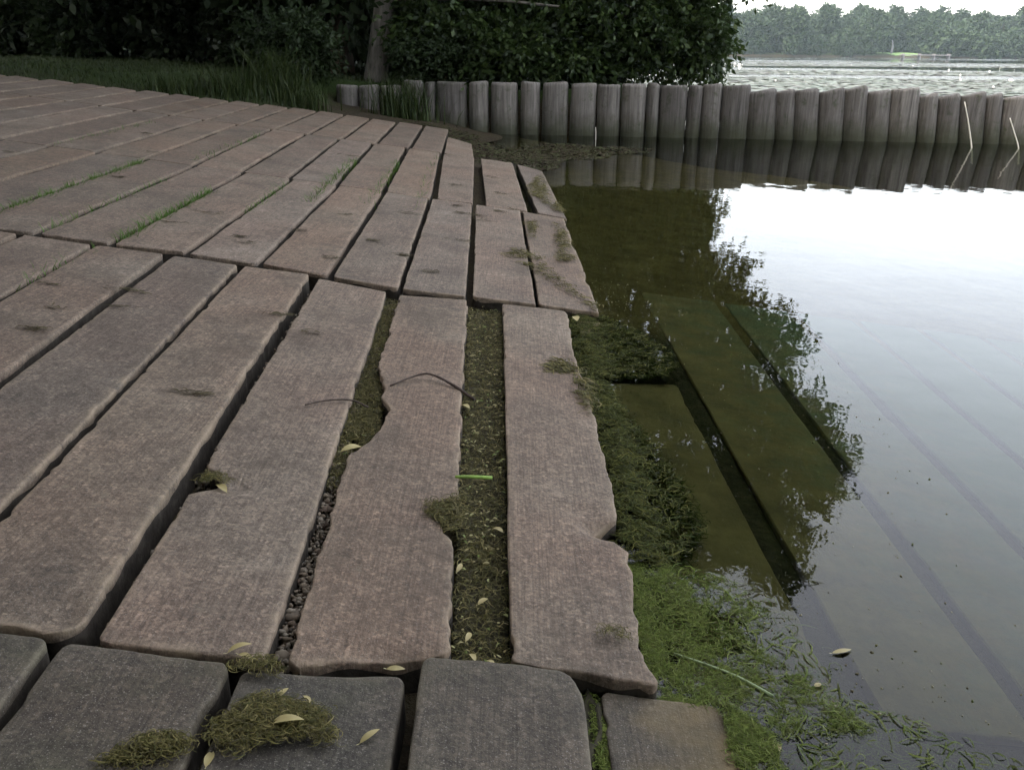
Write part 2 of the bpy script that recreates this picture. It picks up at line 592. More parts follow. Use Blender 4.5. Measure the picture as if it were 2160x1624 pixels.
gx = axis([(-880, -80, 40), (-80, -12, 4), (-12, 8, 0.2), (8, 40, 2), (40, 880, 24)])
gy = axis([(-880, -40, 60), (-40, -6, 4), (-6, 10.8, 0.4), (10.8, 14.6, 0.1), (14.6, 30, 0.8), (30, 200, 10), (200, 330, 4), (330, 880, 50)])
GX, GY = np.meshgrid(gx, gy)
GZ = ground_h(GX, GY)
nx, ny = len(gx), len(gy)
idx = np.arange(nx * ny).reshape(ny, nx)
gf = np.stack([idx[:-1, :-1], idx[:-1, 1:], idx[1:, 1:], idx[1:, :-1]], -1).reshape(-1, 4)
ground = link('ground', mesh_np('ground', np.stack([GX, GY, GZ], -1).reshape(-1, 3), gf, True), M_GROUND)
tag(ground, kind='structure')

wx = np.array([-3.0, 0, 3, 8, 20, 60, 200, 870])
wy = np.array([-40, 0, 6, 12, 16, 40, 120, 245])
WXg, WYg = np.meshgrid(wx, wy)
idx = np.arange(64).reshape(8, 8)
wf = np.stack([idx[:-1, :-1], idx[:-1, 1:], idx[1:, 1:], idx[1:, :-1]], -1).reshape(-1, 4)
lake = link('lake_water', mesh_np('lake_water', np.stack([WXg, WYg, 0 * WXg], -1).reshape(-1, 3), wf), M_WATER)
tag(lake, kind='structure')

# ================================================================== boat ramp of concrete planks
ramp = empty('boat_ramp', (0, 0, 0))
tag(ramp, kind='structure')


def bites(n, L, lst):
    """inward offsets along an edge; lst of (metre position, half width, depth)"""
    s = np.linspace(0, L, n)
    o = np.zeros(n)
    for p, hw, d in lst:
        t = np.abs(s - p) / hw
        o = np.maximum(o, d * np.clip(1 - t ** 2.4, 0, 1))
    return o


def plank(corners, dz=(0, 0, 0, 0), near=False, left=(), right=(), prof_r=None, prof_l=None, hollows=(), rc=None,
          mat=None, thick=0.12, seed=0, rough=1.0, label=None):
    g = np.random.default_rng(seed + 100)
    (ax, ay), (bx, by), (cx, cy), (dx, dy) = corners       # near-left, near-right, far-right, far-left
    Lm = 0.5 * ((dy - ay) + (cy - by))
    nv = int(Lm / 0.014) if near else 34
    nu = 22 if near else 8
    e = np.array([0.0, 0.0015, 0.004, 0.008, 0.014]) if near else np.array([0.0, 0.004, 0.014])
    vv = np.concatenate([e / Lm, np.linspace(0.02 / Lm + 0.004, 1 - 0.02 / Lm - 0.004, nv), 1 - e[::-1] / Lm])
    n = len(vv)
    s = vv * Lm
    xl = ax + (dx - ax) * vv + rough * 0.0020 * np.interp(vv, np.linspace(0, 1, 400), fbm1(400, Lm, 0.22, g, 5))
    xr = bx + (cx - bx) * vv + rough * 0.0020 * np.interp(vv, np.linspace(0, 1, 400), fbm1(400, Lm, 0.22, g, 5))
    if prof_r is not None:
        py = np.array([p[1] for p in prof_r])[::-1]
        px = np.array([p[0] for p in prof_r])[::-1]
        yr = by + (cy - by) * vv
        xr = np.interp(yr, py, px) + rough * 0.0042 * np.interp(vv, np.linspace(0, 1, 400), fbm1(400, Lm, 0.035, g, 4))
    if prof_l is not None:
        xl = np.interp(ay + (dy - ay) * vv, [p[1] for p in prof_l], [p[0] for p in prof_l]) + rough * 0.0042 * np.interp(vv, np.linspace(0, 1, 400), fbm1(400, Lm, 0.035, g, 4))
    # small random chips
    lch = [(g.uniform(0, Lm), g.uniform(0.008, 0.035), g.uniform(0.002, 0.007)) for _ in range(9)]
    rch = [(g.uniform(0, Lm), g.uniform(0.008, 0.035), g.uniform(0.002, 0.007)) for _ in range(9)]
    fine = np.linspace(0, 1, 1200)
    xl += np.interp(vv, fine, bites(1200, Lm, list(left) + lch))
    xr -= np.interp(vv, fine, bites(1200, Lm, list(right) + rch))
    if rc is None:
        rc = g.uniform(0.008, 0.028, 4)
    for (r, at_near, is_left) in ((rc[0], 1, 1), (rc[1], 1, 0), (rc[2], 0, 0), (rc[3], 0, 1)):
        d = s if at_near else Lm - s
        o = np.where(d < r, r - np.sqrt(np.maximum(0, r * r - (r - d) ** 2)), 0)
        if is_left: xl += o
        else: xr -= o
    wid = np.maximum(xr - xl, 0.02)
    mw = float(np.mean(wid))
    uu = np.concatenate([e / mw, np.linspace(0.02 / mw, 1 - 0.02 / mw, nu), 1 - e[::-1] / mw])
    m = len(uu)
    U, V = np.meshgrid(uu, vv)
    X = xl[:, None] + wid[:, None] * U
    nearY = ay + (by - ay) * U + 0.0035 * rough * np.interp(U, np.linspace(0, 1, 60), fbm1(60, mw, 0.1, g, 4))
    farY = dy + (cy - dy) * U + 0.0035 * rough * np.interp(U, np.linspace(0, 1, 60), fbm1(60, mw, 0.1, g, 4))
    Y = nearY + (farY - nearY) * V
    d = np.minimum.reduce([U * wid[:, None], (1 - U) * wid[:, None], V * Lm, (1 - V) * Lm])
    r = 0.005
    drop = np.where(d < r, r - np.sqrt(np.maximum(0, r * r - (r - np.minimum(d, r)) ** 2)), 0)
    wear = np.interp(V, np.linspace(0, 1, 200), np.abs(fbm1(200, Lm, 0.3, g, 3))) * 0.003
    drop = drop * 0.8 + wear * np.exp(-d / 0.008)
    Z = ramp_z(X) - drop
    Z += (dz[0] * (1 - U) + dz[1] * U) * (1 - V) + (dz[3] * (1 - U) + dz[2] * U) * V
    Z += 0.0018 * np.interp(V, np.linspace(0, 1, 200), fbm1(200, Lm, 0.5, g, 3))
    for (hx, hy, hrx, hry, dep) in hollows:
        q = ((X - hx) / hrx) ** 2 + ((Y - hy) / hry) ** 2
        Z -= dep * np.exp(-q * 1.3) * (0.8 + 0.2 * np.sin(X * 90) * np.sin(Y * 70))
    ox, oy = float(X.mean()), float(Y.mean())
    oz = float(Z.mean())
    top = np.stack([X - ox, Y - oy, Z - oz], -1).reshape(-1, 3)
    idx = np.arange(n * m).reshape(n, m)
    f = [tuple(q) for q in np.stack([idx[:-1, :-1], idx[:-1, 1:], idx[1:, 1:], idx[1:, :-1]], -1).reshape(-1, 4)]
    loop = list(idx[0, :]) + list(idx[1:, -1]) + list(idx[-1, -2::-1]) + list(idx[-2:0:-1, 0])
    base = n * m
    low = top[loop].copy()
    mid = top[loop].copy()
    mid[:, 2] -= 0.011 + 0.006 * np.abs(np.sin(np.arange(len(loop)) * 0.37) + np.sin(np.arange(len(loop)) * 0.113))
    low[:, 2] -= thick
    v = np.vstack([top, mid, low])
    k = len(loop)
    for i in range(k):
        j = (i + 1) % k
        f.append((loop[i], base + i, base + j, loop[j]))
        f.append((base + i, base + k + i, base + k + j, base + j))
    f.append(tuple(base + k + i for i in range(k))[::-1])
    me = mesh_py('plank', v, [tuple(int(q) for q in t) for t in f], True)
    me.set_sharp_from_angle(angle=R(42))
    wa = me.attributes.new('wear', 'FLOAT', 'POINT')
    wv = (1.0 if near else 0.25) * np.concatenate([np.exp(-d.ravel() / 0.009), np.full(2 * k, 0.5)]).astype(np.float32)
    wa.data.foreach_set('value', wv)
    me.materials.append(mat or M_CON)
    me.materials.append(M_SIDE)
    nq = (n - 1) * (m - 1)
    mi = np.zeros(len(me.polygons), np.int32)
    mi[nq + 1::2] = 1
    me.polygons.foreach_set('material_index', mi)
    o = link('plank', me, None, ramp, (ox, oy, oz))
    if label: o['label'] = label
    return o


# --- middle row, nearest whole planks
M1_EDGE = [(0.238, 3.75), (0.237, 3.165), (0.25, 2.887), (0.259, 2.588), (0.268, 2.155), (0.271, 1.995), (0.263, 1.915),
           (0.212, 1.86), (0.205, 1.835), (0.245, 1.81), (0.274, 1.767), (0.259, 1.525), (0.255, 1.416), (0.272, 1.309)]
plank([(0.003, 1.325), (0.272, 1.303), (0.238, 3.75), (-0.045, 3.729)], near=True, prof_r=M1_EDGE, seed=1,
      hollows=[(0.215, 1.86, 0.05, 0.045, 0.030), (0.20, 3.12, 0.055, 0.07, 0.020), (0.16, 1.93, 0.07, 0.03, 0.006)],
      rc=(0.012, 0.015, 0.02, 0.012), label='plank at the water with a deep chip in its broken outer edge')
plank([(-0.387, 1.25), (-0.112, 1.323), (-0.201, 3.715), (-0.486, 3.651)], near=True, seed=2,
      prof_l=[(-0.387, 1.25), (-0.430, 2.09), (-0.414, 2.12), (-0.388, 2.18), (-0.384, 2.22), (-0.366, 2.29), (-0.371, 2.36), (-0.364, 2.42), (-0.402, 2.50), (-0.404, 2.58), (-0.424, 2.67), (-0.447, 2.74), (-0.486, 3.651)],
      prof_r=[(-0.201, 3.715), (-0.134, 1.94), (-0.160, 1.92), (-0.178, 1.89), (-0.176, 1.84), (-0.160, 1.79), (-0.152, 1.755), (-0.133, 1.73), (-0.112, 1.323)],
      hollows=[(-0.20, 1.30, 0.09, 0.035, 0.018)], rc=(0.02, 0.03, 0.012, 0.012),
      label='reddish plank with a bite broken out of each long edge')
plank([(-0.713, 1.256), (-0.427, 1.249), (-0.546, 3.676), (-0.849, 3.738)], near=True, seed=3,
      left=[(0.60, 0.07, 0.05)], hollows=[(-0.66, 1.865, 0.075, 0.045, 0.020)],
      label='plank with a hollow worn beside its chipped left edge')
plank([(-1.035, 1.27), (-0.757, 1.268), (-0.902, 3.79), (-1.182, 3.79)], near=True, seed=4,
      hollows=[(-0.80, 1.32, 0.06, 0.06, 0.015)], rc=(0.02, 0.05, 0.01, 0.012))
plank([(-1.34, 1.27), (-1.06, 1.27), (-1.212, 3.79), (-1.495, 3.80)], near=True, seed=5)
plank([(-1.66, 1.27), (-1.375, 1.27), (-1.545, 3.81), (-1.826, 3.81)], seed=6)
plank([(-1.97, 1.27), (-1.69, 1.27), (-1.856, 3.81), (-2.15, 3.83)], seed=7)
plank([(-2.29, 1.27), (-2.01, 1.27), (-2.185, 3.83), (-2.47, 3.83)], seed=8)

# --- near row at the bottom of the picture
plank([(-0.131, -1.2), (0.150, -1.2), (0.128, 1.288), (-0.153, 1.283)], dz=(0.025,) * 4, near=True, seed=11, mat=M_NEAR_ROW,
      rc=(0.02, 0.02, 0.055, 0.022), label='raised grey plank with rounded corners in the nearest row')
plank([(-0.435, -1.2), (-0.165, -1.2), (-0.181, 1.248), (-0.458, 1.222)], near=True, seed=12, mat=M_NEAR_ROW)
plank([(-0.752, -1.2), (-0.472, -1.2), (-0.480, 1.240), (-0.762, 1.242)], near=True, seed=13, mat=M_NEAR_ROW, right=[(2.30, 0.06, 0.012)])
plank([(-1.065, -1.2), (-0.778, -1.2), (-0.788, 1.245), (-1.075, 1.25)], near=True, seed=14, mat=M_NEAR_ROW)
plank([(0.178, -1.2), (0.475, -1.2), (0.443, 1.302), (0.170, 1.306)], dz=(-0.03, -0.032, -0.032, -0.03), near=True, seed=15, mat=M_NEAR_ROW,
      rc=(0.02, 0.02, 0.09, 0.02), label='sunken cracked plank at the water edge in the nearest row')
for i in range(3):
    plank([(0.53 + 0.34 * i, -1.2), (0.83 + 0.34 * i, -1.2), (0.80 + 0.34 * i, 1.23), (0.50 + 0.34 * i, 1.23)], dz=(-0.06,) * 4, seed=20 + i)

# --- row beyond the middle one
rowR = {2: [(0.118, 3.79), (0.393, 3.80), (0.352, 6.15), (0.062, 6.15)],
        1: [(-0.176, 3.775), (0.103, 3.785), (0.042, 6.17), (-0.264, 6.17)],
        0: [(-0.486, 3.76), (-0.211, 3.775), (-0.293, 6.19), (-0.566, 6.17)],
        -1: [(-0.800, 3.80), (-0.510, 3.765), (-0.600, 6.17), (-0.886, 6.19)],
        -2: [(-1.128, 3.86), (-0.833, 3.82), (-0.922, 6.19), (-1.210, 6.19)],
        -3: [(-1.452, 3.88), (-1.157, 3.86), (-1.240, 6.2), (-1.530, 6.2)],
        -4: [(-1.778, 3.87), (-1.486, 3.89), (-1.560, 6.2), (-1.855, 6.2)],
        -5: [(-2.112, 3.88), (-1.812, 3.875), (-1.890, 6.2), (-2.185, 6.2)]}
for k_, c in rowR.items():
    kw = {}
    if k_ == 2:
        kw = dict(right=[(0.6, 0.10, 0.012), (1.5, 0.16, 0.014), (2.1, 0.05, 0.01)], dz=(0, -0.005, -0.012, 0))
    plank(c, near=(k_ >= -1), seed=40 + k_, **kw)
for k_ in range(-6, -13, -1):
    x = -2.112 - 0.328 * (-5 - k_)
    plank([(x, 3.88), (x + 0.290, 3.88), (x + 0.215, 6.2), (x - 0.075, 6.2)], seed=60 - k_)
# --- third row
rowQ = {2: [(0.170, 6.18), (0.372, 6.17), (0.272, 8.72), (0.030, 8.80)],
        1: [(-0.192, 6.185), (0.098, 6.18), (-0.018, 8.86), (-0.330, 8.86)],
        0: [(-0.536, 6.19), (-0.290, 6.2), (-0.395, 8.84), (-0.690, 8.80)],
        -1: [(-0.893, 6.20), (-0.585, 6.18), (-0.735, 8.84), (-1.030, 8.86)]}
for k_, c in rowQ.items():
    plank(c, seed=80 + k_, dz=(0, -0.012, -0.02, 0) if k_ == 2 else (0,) * 4)
for k_ in range(-2, -16, -1):
    x = -0.893 - 0.328 * (-1 - k_)
    plank([(x, 6.21), (x + 0.288, 6.21), (x + 0.142, 8.895), (x - 0.146, 8.895)], seed=100 - k_)
# --- last row, running into the grass
for i in range(17):
    x = -1.01 - 0.328 * i
    ln = 11.38 + 0.03 * math.sin(i * 2.1) - 0.09 * max(0, i - 5)
    plank([(x, 8.905), (x + 0.286, 8.905), (x + 0.182, ln), (x - 0.104, ln + 0.05)], seed=130 + i)
plank([(-0.690, 8.90), (-0.40, 8.90), (-0.49, 10.35), (-0.775, 10.55)], seed=149, dz=(0, -0.01, -0.03, -0.01))
# --- drowned planks
plank([(0.345, 1.36), (0.652, 1.34), (0.622, 3.10), (0.318, 3.02)], dz=(-0.052,) * 4, near=True, seed=150,
      label='brown drowned plank lying nearest the shore')
plank([(0.730, 1.34), (1.030, 1.34), (1.090, 4.6), (0.690, 4.6)], dz=(-0.060, -0.06, -0.08, -0.08), seed=151)
plank([(1.075, 1.34), (1.385, 1.34), (1.490, 4.6), (1.140, 4.6)], dz=(-0.060, -0.06, -0.08, -0.08), seed=152)
for i in range(4):
    x = 1.43 + 0.35 * i
    plank([(x, 1.34), (x + 0.30, 1.34), (x + 0.42, 4.6), (x + 0.11, 4.6)], dz=(-0.065, -0.065, -0.08, -0.08), seed=153 + i)
plank([(0.300, 3.22), (0.560, 3.22), (0.545, 3.74), (0.285, 3.74)], dz=(-0.052, -0.045, -0.03, -0.03), seed=158)


# ================================================================== strands, gravel, leaves
def strands(name, xy, z, length, width, mat, curl=2.0, rise=0.01, head=None, headvar=3.14, segs=5, seed=0, parent=None, zvar=0.004):
    """thin curved ribbons lying about; xy (N,2), z scalar/array"""
    g = np.random.default_rng(seed)
    n = len(xy)
    z = np.broadcast_to(np.asarray(z, float), (n,)) + g.uniform(-zvar, zvar, n)
    h = (g.uniform(-math.pi, math.pi, n) if head is None else head + g.uniform(-headvar, headvar, n))
    c = g.normal(0, curl, n)
    L = length * g.uniform(0.4, 1.3, n)
    W = width * g.uniform(0.6, 1.4, n)
    rz = g.uniform(0.0, rise, n)
    t = np.linspace(0, 1, segs + 1)
    ang = h[:, None] + c[:, None] * (t - 0.5)[None]
    st = L[:, None] / segs
    px = xy[:, 0][:, None] + np.cumsum(np.cos(ang) * st, 1) - 0.5 * L[:, None] * np.cos(h)[:, None]
    py = xy[:, 1][:, None] + np.cumsum(np.sin(ang) * st, 1) - 0.5 * L[:, None] * np.sin(h)[:, None]
    pz = z[:, None] + rz[:, None] * np.sin(t * math.pi)[None]
    wd = W[:, None] * (1 - 0.7 * np.abs(2 * t - 1) ** 3)[None]
    tw = g.uniform(-0.5, 0.5, n)[:, None]
    nxn, nyn = -np.sin(ang), np.cos(ang)
    a = np.stack([px + nxn * wd, py + nyn * wd, pz + tw * wd], -1)
    b = np.stack([px - nxn * wd, py - nyn * wd, pz - tw * wd], -1)
    v = np.stack([a, b], 2).reshape(n, (segs + 1) * 2, 3)
    k = np.arange(segs)
    fl = np.stack([2 * k, 2 * k + 1, 2 * k + 3, 2 * k + 2], -1)
    f = (np.arange(n)[:, None, None] * (segs + 1) * 2 + fl[None]).reshape(-1, 4)
    me = mesh_np(name, v.reshape(-1, 3), f)
    return link(name, me, mat, parent)


def patchy(p, scale, thr, seed=0):
    """keep points where a lumpy field is high, so the mat breaks into clumps"""
    a = p * scale
    f = (np.sin(a[:, 0] * 1.7 + 2 * np.sin(a[:, 1] * 0.9 + seed)) + np.sin(a[:, 1] * 1.3 + 2 * np.sin(a[:, 0] * 1.1 - seed))
         + 0.7 * np.sin(a[:, 0] * 3.7 - a[:, 1] * 2.9 + seed))
    return p[f > thr]


def blob_pts(blobs, g):
    out = []
    for (x, y, rx, ry, n) in blobs:
        a = g.uniform(0, 2 * math.pi, n)
        r = np.sqrt(g.random(n)) * (0.75 + 0.25 * np.sin(a * 3 + x * 50))
        out.append(np.stack([x + rx * r * np.cos(a), y + ry * r * np.sin(a)], -1))
    return np.vstack(out)


g1 = np.random.default_rng(11)
# silt that fills the wide gap and the drift caught on it
GAP = [(-0.105, 1.30), (0.000, 1.30), (-0.046, 3.72), (-0.198, 3.72)]


def slab(name, poly, zf, mat, step=0.03, thick=0.06, seed=0):
    """a lumpy fill between planks; poly near-left, near-right, far-right, far-left"""
    g = np.random.default_rng(seed)
    (ax, ay), (bx, by), (cx, cy), (dx, dy) = poly
    n = int((dy - ay) / step); m = 6
    U, V = np.meshgrid(np.linspace(0, 1, m), np.linspace(0, 1, n))
    X = (ax + (dx - ax) * V) * (1 - U) + (bx + (cx - bx) * V) * U
    Y = ay + (dy - ay) * V
    Z = zf(X, Y) + 0.007 * g.normal(0, 1, X.shape)
    top = np.stack([X, Y, Z], -1).reshape(-1, 3)
    idx = np.arange(n * m).reshape(n, m)
    f = np.stack([idx[:-1, :-1], idx[:-1, 1:], idx[1:, 1:], idx[1:, :-1]], -1).reshape(-1, 4).tolist()
    loop = list(idx[0, :]) + list(idx[1:, -1]) + list(idx[-1, -2::-1]) + list(idx[-2:0:-1, 0])
    low = top[loop].copy(); low[:, 2] -= thick
    b = n * m; k = len(loop)
    for i in range(k):
        f.append((loop[i], b + i, b + (i + 1) % k, loop[(i + 1) % k]))
    f.append([b + i for i in range(k)][::-1])
    return link(name, mesh_py(name, np.vstack([top, low]), [tuple(int(q) for q in t) for t in f], True), mat)


M_SILT = mat_plain('dark_silt', (0.030, 0.027, 0.014), 0.9, 60, 0.5)
tag(slab('silt_bed', GAP, lambda x, y: ramp_z(x) - 0.055, M_SILT, seed=1), 'dark silt lying in the wide gap between two planks', 'silt', kind='stuff')
pts = np.vstack([poly_pts(GAP, 8500, g1), blob_pts([(-0.15, 1.84, 0.055, 0.09, 900), (-0.06, 1.75, 0.05, 0.12, 300), (-0.15, 2.45, 0.05, 0.06, 60)], g1)])
tag(strands('gap_weed', pts, ramp_z(pts[:, 0]) - np.where((pts[:, 0] < -0.12) & (pts[:, 1] < 2.0), -0.004, 0.042), 0.034, 0.0008, M_OLIVE, 3.0, 0.008, seed=2, zvar=0.006),
    'matted olive weed filling the wide gap between planks', 'weed', kind='stuff')
pts = np.vstack([poly_pts(GAP, 420, g1), poly_pts([(-0.475, 1.95), (-0.40, 1.95), (-0.40, 2.6), (-0.545, 3.66)], 50, g1), blob_pts([(-0.36, 1.1, 0.09, 0.06, 14)], g1)])
tag(strands('leaf_flecks', pts, ramp_z(pts[:, 0]) - np.where(pts[:, 1] < 1.2, -0.022, 0.028), 0.014, 0.0022, mat_island('leaf_flecks', [(0.20, 0.17, 0.07), (0.12, 0.10, 0.04), (0.30, 0.27, 0.13), (0.10, 0.13, 0.03)], 0.7),
            0.8, 0.004, seed=28, segs=3), 'pale flecks of leaf scattered over the weedy gaps', 'leaf flecks', kind='stuff')
# gap left of the reddish plank: weed far, gravel near
GAP2 = [(-0.423, 1.24), (-0.390, 1.24), (-0.490, 3.66), (-0.542, 3.66)]
G2F = [(-0.475, 1.95), (-0.430, 1.95), (-0.490, 3.66), (-0.545, 3.66)]
pts = np.vstack([poly_pts(G2F, 3500, g1), blob_pts([(-0.425, 2.35, 0.055, 0.20, 2200), (-0.44, 2.62, 0.03, 0.15, 700)], g1)])
tag(strands('crack_weed', pts, ramp_z(pts[:, 0]) - 0.035, 0.032, 0.0008, M_OLIVE, 3.0, 0.009, seed=3, zvar=0.006),
    'olive weed caught where the reddish plank is bitten out', 'weed', kind='stuff')
tag(slab('silt_bed', [(-0.418, 1.25), (-0.392, 1.25), (-0.40, 3.64), (-0.56, 3.66)], lambda x, y: ramp_z(x) - 0.060, M_SILT, seed=4),
    'dark silt lying beside the bitten left edge of the reddish plank', 'silt', kind='stuff')


tag(slab('silt_bed', [(0.120, 0.70), (0.185, 0.70), (0.185, 1.335), (0.120, 1.335)], lambda x, y: ramp_z(x) - 0.045, M_SILT, seed=9),
    'dark silt in the joint between the raised and the sunken plank', 'silt', kind='stuff')


def pebbles(name, xy, z, size, mat, seed):
    g = np.random.default_rng(seed)
    n = len(xy)
    ico = np.array([[0, 0, 1], [0.89, 0, 0.45], [0.28, 0.85, 0.45], [-0.72, 0.53, 0.45], [-0.72, -0.53, 0.45], [0.28, -0.85, 0.45],
                    [0.72, 0.53, -0.45], [-0.28, 0.85, -0.45], [-0.89, 0, -0.45], [-0.28, -0.85, -0.45], [0.72, -0.53, -0.45], [0, 0, -1]])
    tf = np.array([[0, 1, 2], [0, 2, 3], [0, 3, 4], [0, 4, 5], [0, 5, 1], [1, 6, 2], [2, 7, 3], [3, 8, 4], [4, 9, 5], [5, 10, 1],
                   [6, 7, 2], [7, 8, 3], [8, 9, 4], [9, 10, 5], [10, 6, 1], [11, 7, 6], [11, 8, 7], [11, 9, 8], [11, 10, 9], [11, 6, 10]])
    s = size * g.lognormal(0, 0.4, n)
    v = ico[None] * (1 + g.uniform(-0.25, 0.25, (n, 12, 1))) * (s[:, None, None] * g.uniform(0.5, 1.2, (n, 1, 3)))
    v[:, :, 0] += xy[:, 0][:, None]; v[:, :, 1] += xy[:, 1][:, None]
    v[:, :, 2] += np.broadcast_to(z, (n,))[:, None]
    f = (np.arange(n)[:, None, None] * 12 + tf[None]).reshape(-1, 3)
    return link(name, mesh_np(name, v.reshape(-1, 3), f), mat)


G2N = [(-0.424, 1.24), (-0.390, 1.24), (-0.432, 2.10), (-0.470, 2.10)]
pts = np.vstack([poly_pts(G2N, 900, g1), poly_pts(GAP2, 300, g1)])
tag(pebbles('joint_gravel', pts, ramp_z(pts[:, 0]) - 0.045 + g1.uniform(-0.008, 0.008, len(pts)), 0.0056, M_GRAVEL, 5),
    'fine brown gravel packed in the joint left of the reddish plank', 'gravel', kind='stuff')
# loose grit in the other joints
jx = []
for (x0, x1) in ((-0.757, -0.713), (-1.06, -1.035), (-1.375, -1.34)):
    n = 500
    v_ = g1.random(n)
    jx.append(np.stack([x0 + (x1 - x0) * g1.random(n) - 0.145 * v_, 1.25 + 2.5 * v_], -1))
pts = np.vstack(jx)
tag(pebbles('joint_grit', pts, ramp_z(pts[:, 0]) - 0.078, 0.005, M_GRAVEL, 6), 'dark grit deep in the narrow joints on the left', 'gravel', kind='stuff')

# grass sprouting from the joints on the left
jg = []
for (x, y0, y1, n) in ((-1.79, 3.95, 5.4, 1000), (-2.12, 3.95, 5.6, 200), (-2.44, 3.9, 6.1, 1300), (-1.46, 4.9, 6.0, 200), (-1.22, 5.4, 7.6, 800),
                       (-0.88, 5.6, 7.9, 300), (-0.58, 5.6, 8.6, 200), (-3.1, 6.2, 8.2, 250), (-2.2, 6.3, 8.4, 200), (-1.83, 3.05, 3.8, 60)):
    y = g1.uniform(y0, y1, n)
    y = y0 + (y1 - y0) * (np.floor((y - y0) / (y1 - y0) * 7) + g1.beta(2, 2, n)) / 7
    jg.append(np.stack([x - (y - 3.85) * 0.034 + g1.normal(0, 0.013, n) + 0.003, y], -1))
pts = np.vstack(jg)


def blades(name, xyz, hgt, width, mat, lean=0.5, segs=3, seed=0, parent=None):
    g = np.random.default_rng(seed)
    n = len(xyz)
    a = g.uniform(0, 2 * math.pi, n)
    H = hgt * g.uniform(0.5, 1.25, n)
    ln = lean * g.uniform(0.2, 1.3, n) * H
    t = np.linspace(0, 1, segs + 1)
    cx = xyz[:, 0][:, None] + np.cos(a)[:, None] * ln[:, None] * (t ** 2)[None]
    cy = xyz[:, 1][:, None] + np.sin(a)[:, None] * ln[:, None] * (t ** 2)[None]
    cz = xyz[:, 2][:, None] + H[:, None] * (t * (1 - 0.25 * lean * t))[None]
    b = a + math.pi / 2 + g.uniform(-0.6, 0.6, n)
    wd = width * g.uniform(0.6, 1.3, n)[:, None] * (1 - t ** 1.5 * 0.92)[None]
    p = np.stack([cx + np.cos(b)[:, None] * wd, cy + np.sin(b)[:, None] * wd, cz], -1)
    q = np.stack([cx - np.cos(b)[:, None] * wd, cy - np.sin(b)[:, None] * wd, cz], -1)
    v = np.stack([p, q], 2).reshape(n, -1, 3)
    k = np.arange(segs)
    fl = np.stack([2 * k, 2 * k + 1, 2 * k + 3, 2 * k + 2], -1)
    f = (np.arange(n)[:, None, None] * (segs + 1) * 2 + fl[None]).reshape(-1, 4)
    return link(name, mesh_np(name, v.reshape(-1, 3), f), mat, parent)


tag(blades('joint_grass', np.column_stack([pts, ramp_z(pts[:, 0]) - 0.05]), 0.082, 0.0032, M_JGRASS, 0.7, 2, 8),
    'bright green grass sprouting from the joints between planks', 'grass', kind='stuff')

# weed along the water edge
g2 = np.random.default_rng(21)
WEED = [(0.25, 3.80), (0.411, 3.86), (0.536, 3.674), (0.648, 3.239), (0.566, 3.076), (0.322, 3.02), (0.385, 2.706), (0.47, 2.252),
        (0.50, 1.983), (0.407, 1.781), (0.270, 1.779), (0.275, 2.028), (0.275, 2.373), (0.250, 2.875), (0.235, 3.2)]
pts = np.vstack([patchy(poly_pts(WEED, 26000, g2), 34.0, -0.1, 1), poly_pts(WEED, 3500, g2)])
pz = -0.007 + 0.022 * np.exp(-((pts[:, 0] - 0.30) / 0.06) ** 2)
wd_o = tag(strands('pond_weed', pts, pz, 0.045, 0.0011, M_WEED, 2.6, 0.006, seed=22, zvar=0.007), 'dark green pond weed floating along the plank edge', 'weed', kind='stuff')
W2 = [(0.02, 4.55), (0.16, 4.6), (0.33, 4.05), (0.42, 3.86), (0.37, 3.80), (0.16, 4.3)]
pts = np.vstack([poly_pts(W2, 300, g2), blob_pts([(0.30, 5.4, 0.05, 0.6, 320), (0.12, 5.6, 0.04, 0.35, 180), (0.05, 4.75, 0.12, 0.16, 220), (0.29, 4.85, 0.06, 0.18, 160),
                 (0.18, 2.98, 0.07, 0.10, 220), (0.25, 2.75, 0.03, 0.2, 160), (0.21, 7.3, 0.10, 0.9, 900), (0.33, 6.5, 0.05, 0.3, 250)], g2)])
tag(strands('bank_weed', pts, np.maximum(ramp_z(pts[:, 0]), 0.0) + 0.004, 0.06, 0.0018, M_OLIVE, 2.0, 0.008, head=2.4, headvar=0.9, seed=23, zvar=0.003),
    'olive weed washed up across the planks by the water', 'weed', kind='stuff')
# bright filamentous algae by the corner of the nearest chipped plank
SL1 = [(0.268, 1.779), (0.36, 1.785), (0.40, 1.68), (0.41, 1.56), (0.40, 1.45), (0.46, 1.36), (0.44, 1.31), (0.29, 1.33), (0.285, 1.421), (0.268, 1.542)]
SL2 = [(0.36, 1.785), (0.50, 1.72), (0.56, 1.60), (0.50, 1.48), (0.60, 1.36), (0.66, 1.24), (0.46, 1.22), (0.40, 1.45)]
pts = np.vstack([patchy(poly_pts(SL1, 8000, g2), 45.0, 0.5, 2), poly_pts(SL1, 3200, g2), patchy(poly_pts(SL2, 4500, g2), 40.0, 0.5, 3), poly_pts(SL2, 1200, g2), blob_pts([(0.29, 1.62, 0.035, 0.16, 900), (0.285, 1.46, 0.03, 0.12, 900), (0.42, 1.22, 0.05, 0.09, 1600), (0.45, 1.10, 0.03, 0.12, 900), (0.30, 1.31, 0.12, 0.02, 700), (0.157, 1.18, 0.012, 0.14, 600)], g2)])
tag(strands('green_algae', pts, np.where(pts[:, 0] < 0.2, 0.022, np.where(pts[:, 1] < 1.31, 0.004, 0.001)), 0.022, 0.0007, M_SLIME, 3.5, 0.003, seed=24, zvar=0.003), 'bright green filamentous algae floating at the plank corner', 'algae', kind='stuff')
pts = poly_pts([(0.36, 1.785), (0.50, 1.72), (0.60, 1.55), (0.62, 1.36), (0.9, 1.15), (0.5, 1.12), (0.42, 1.4)], 1500, g2)
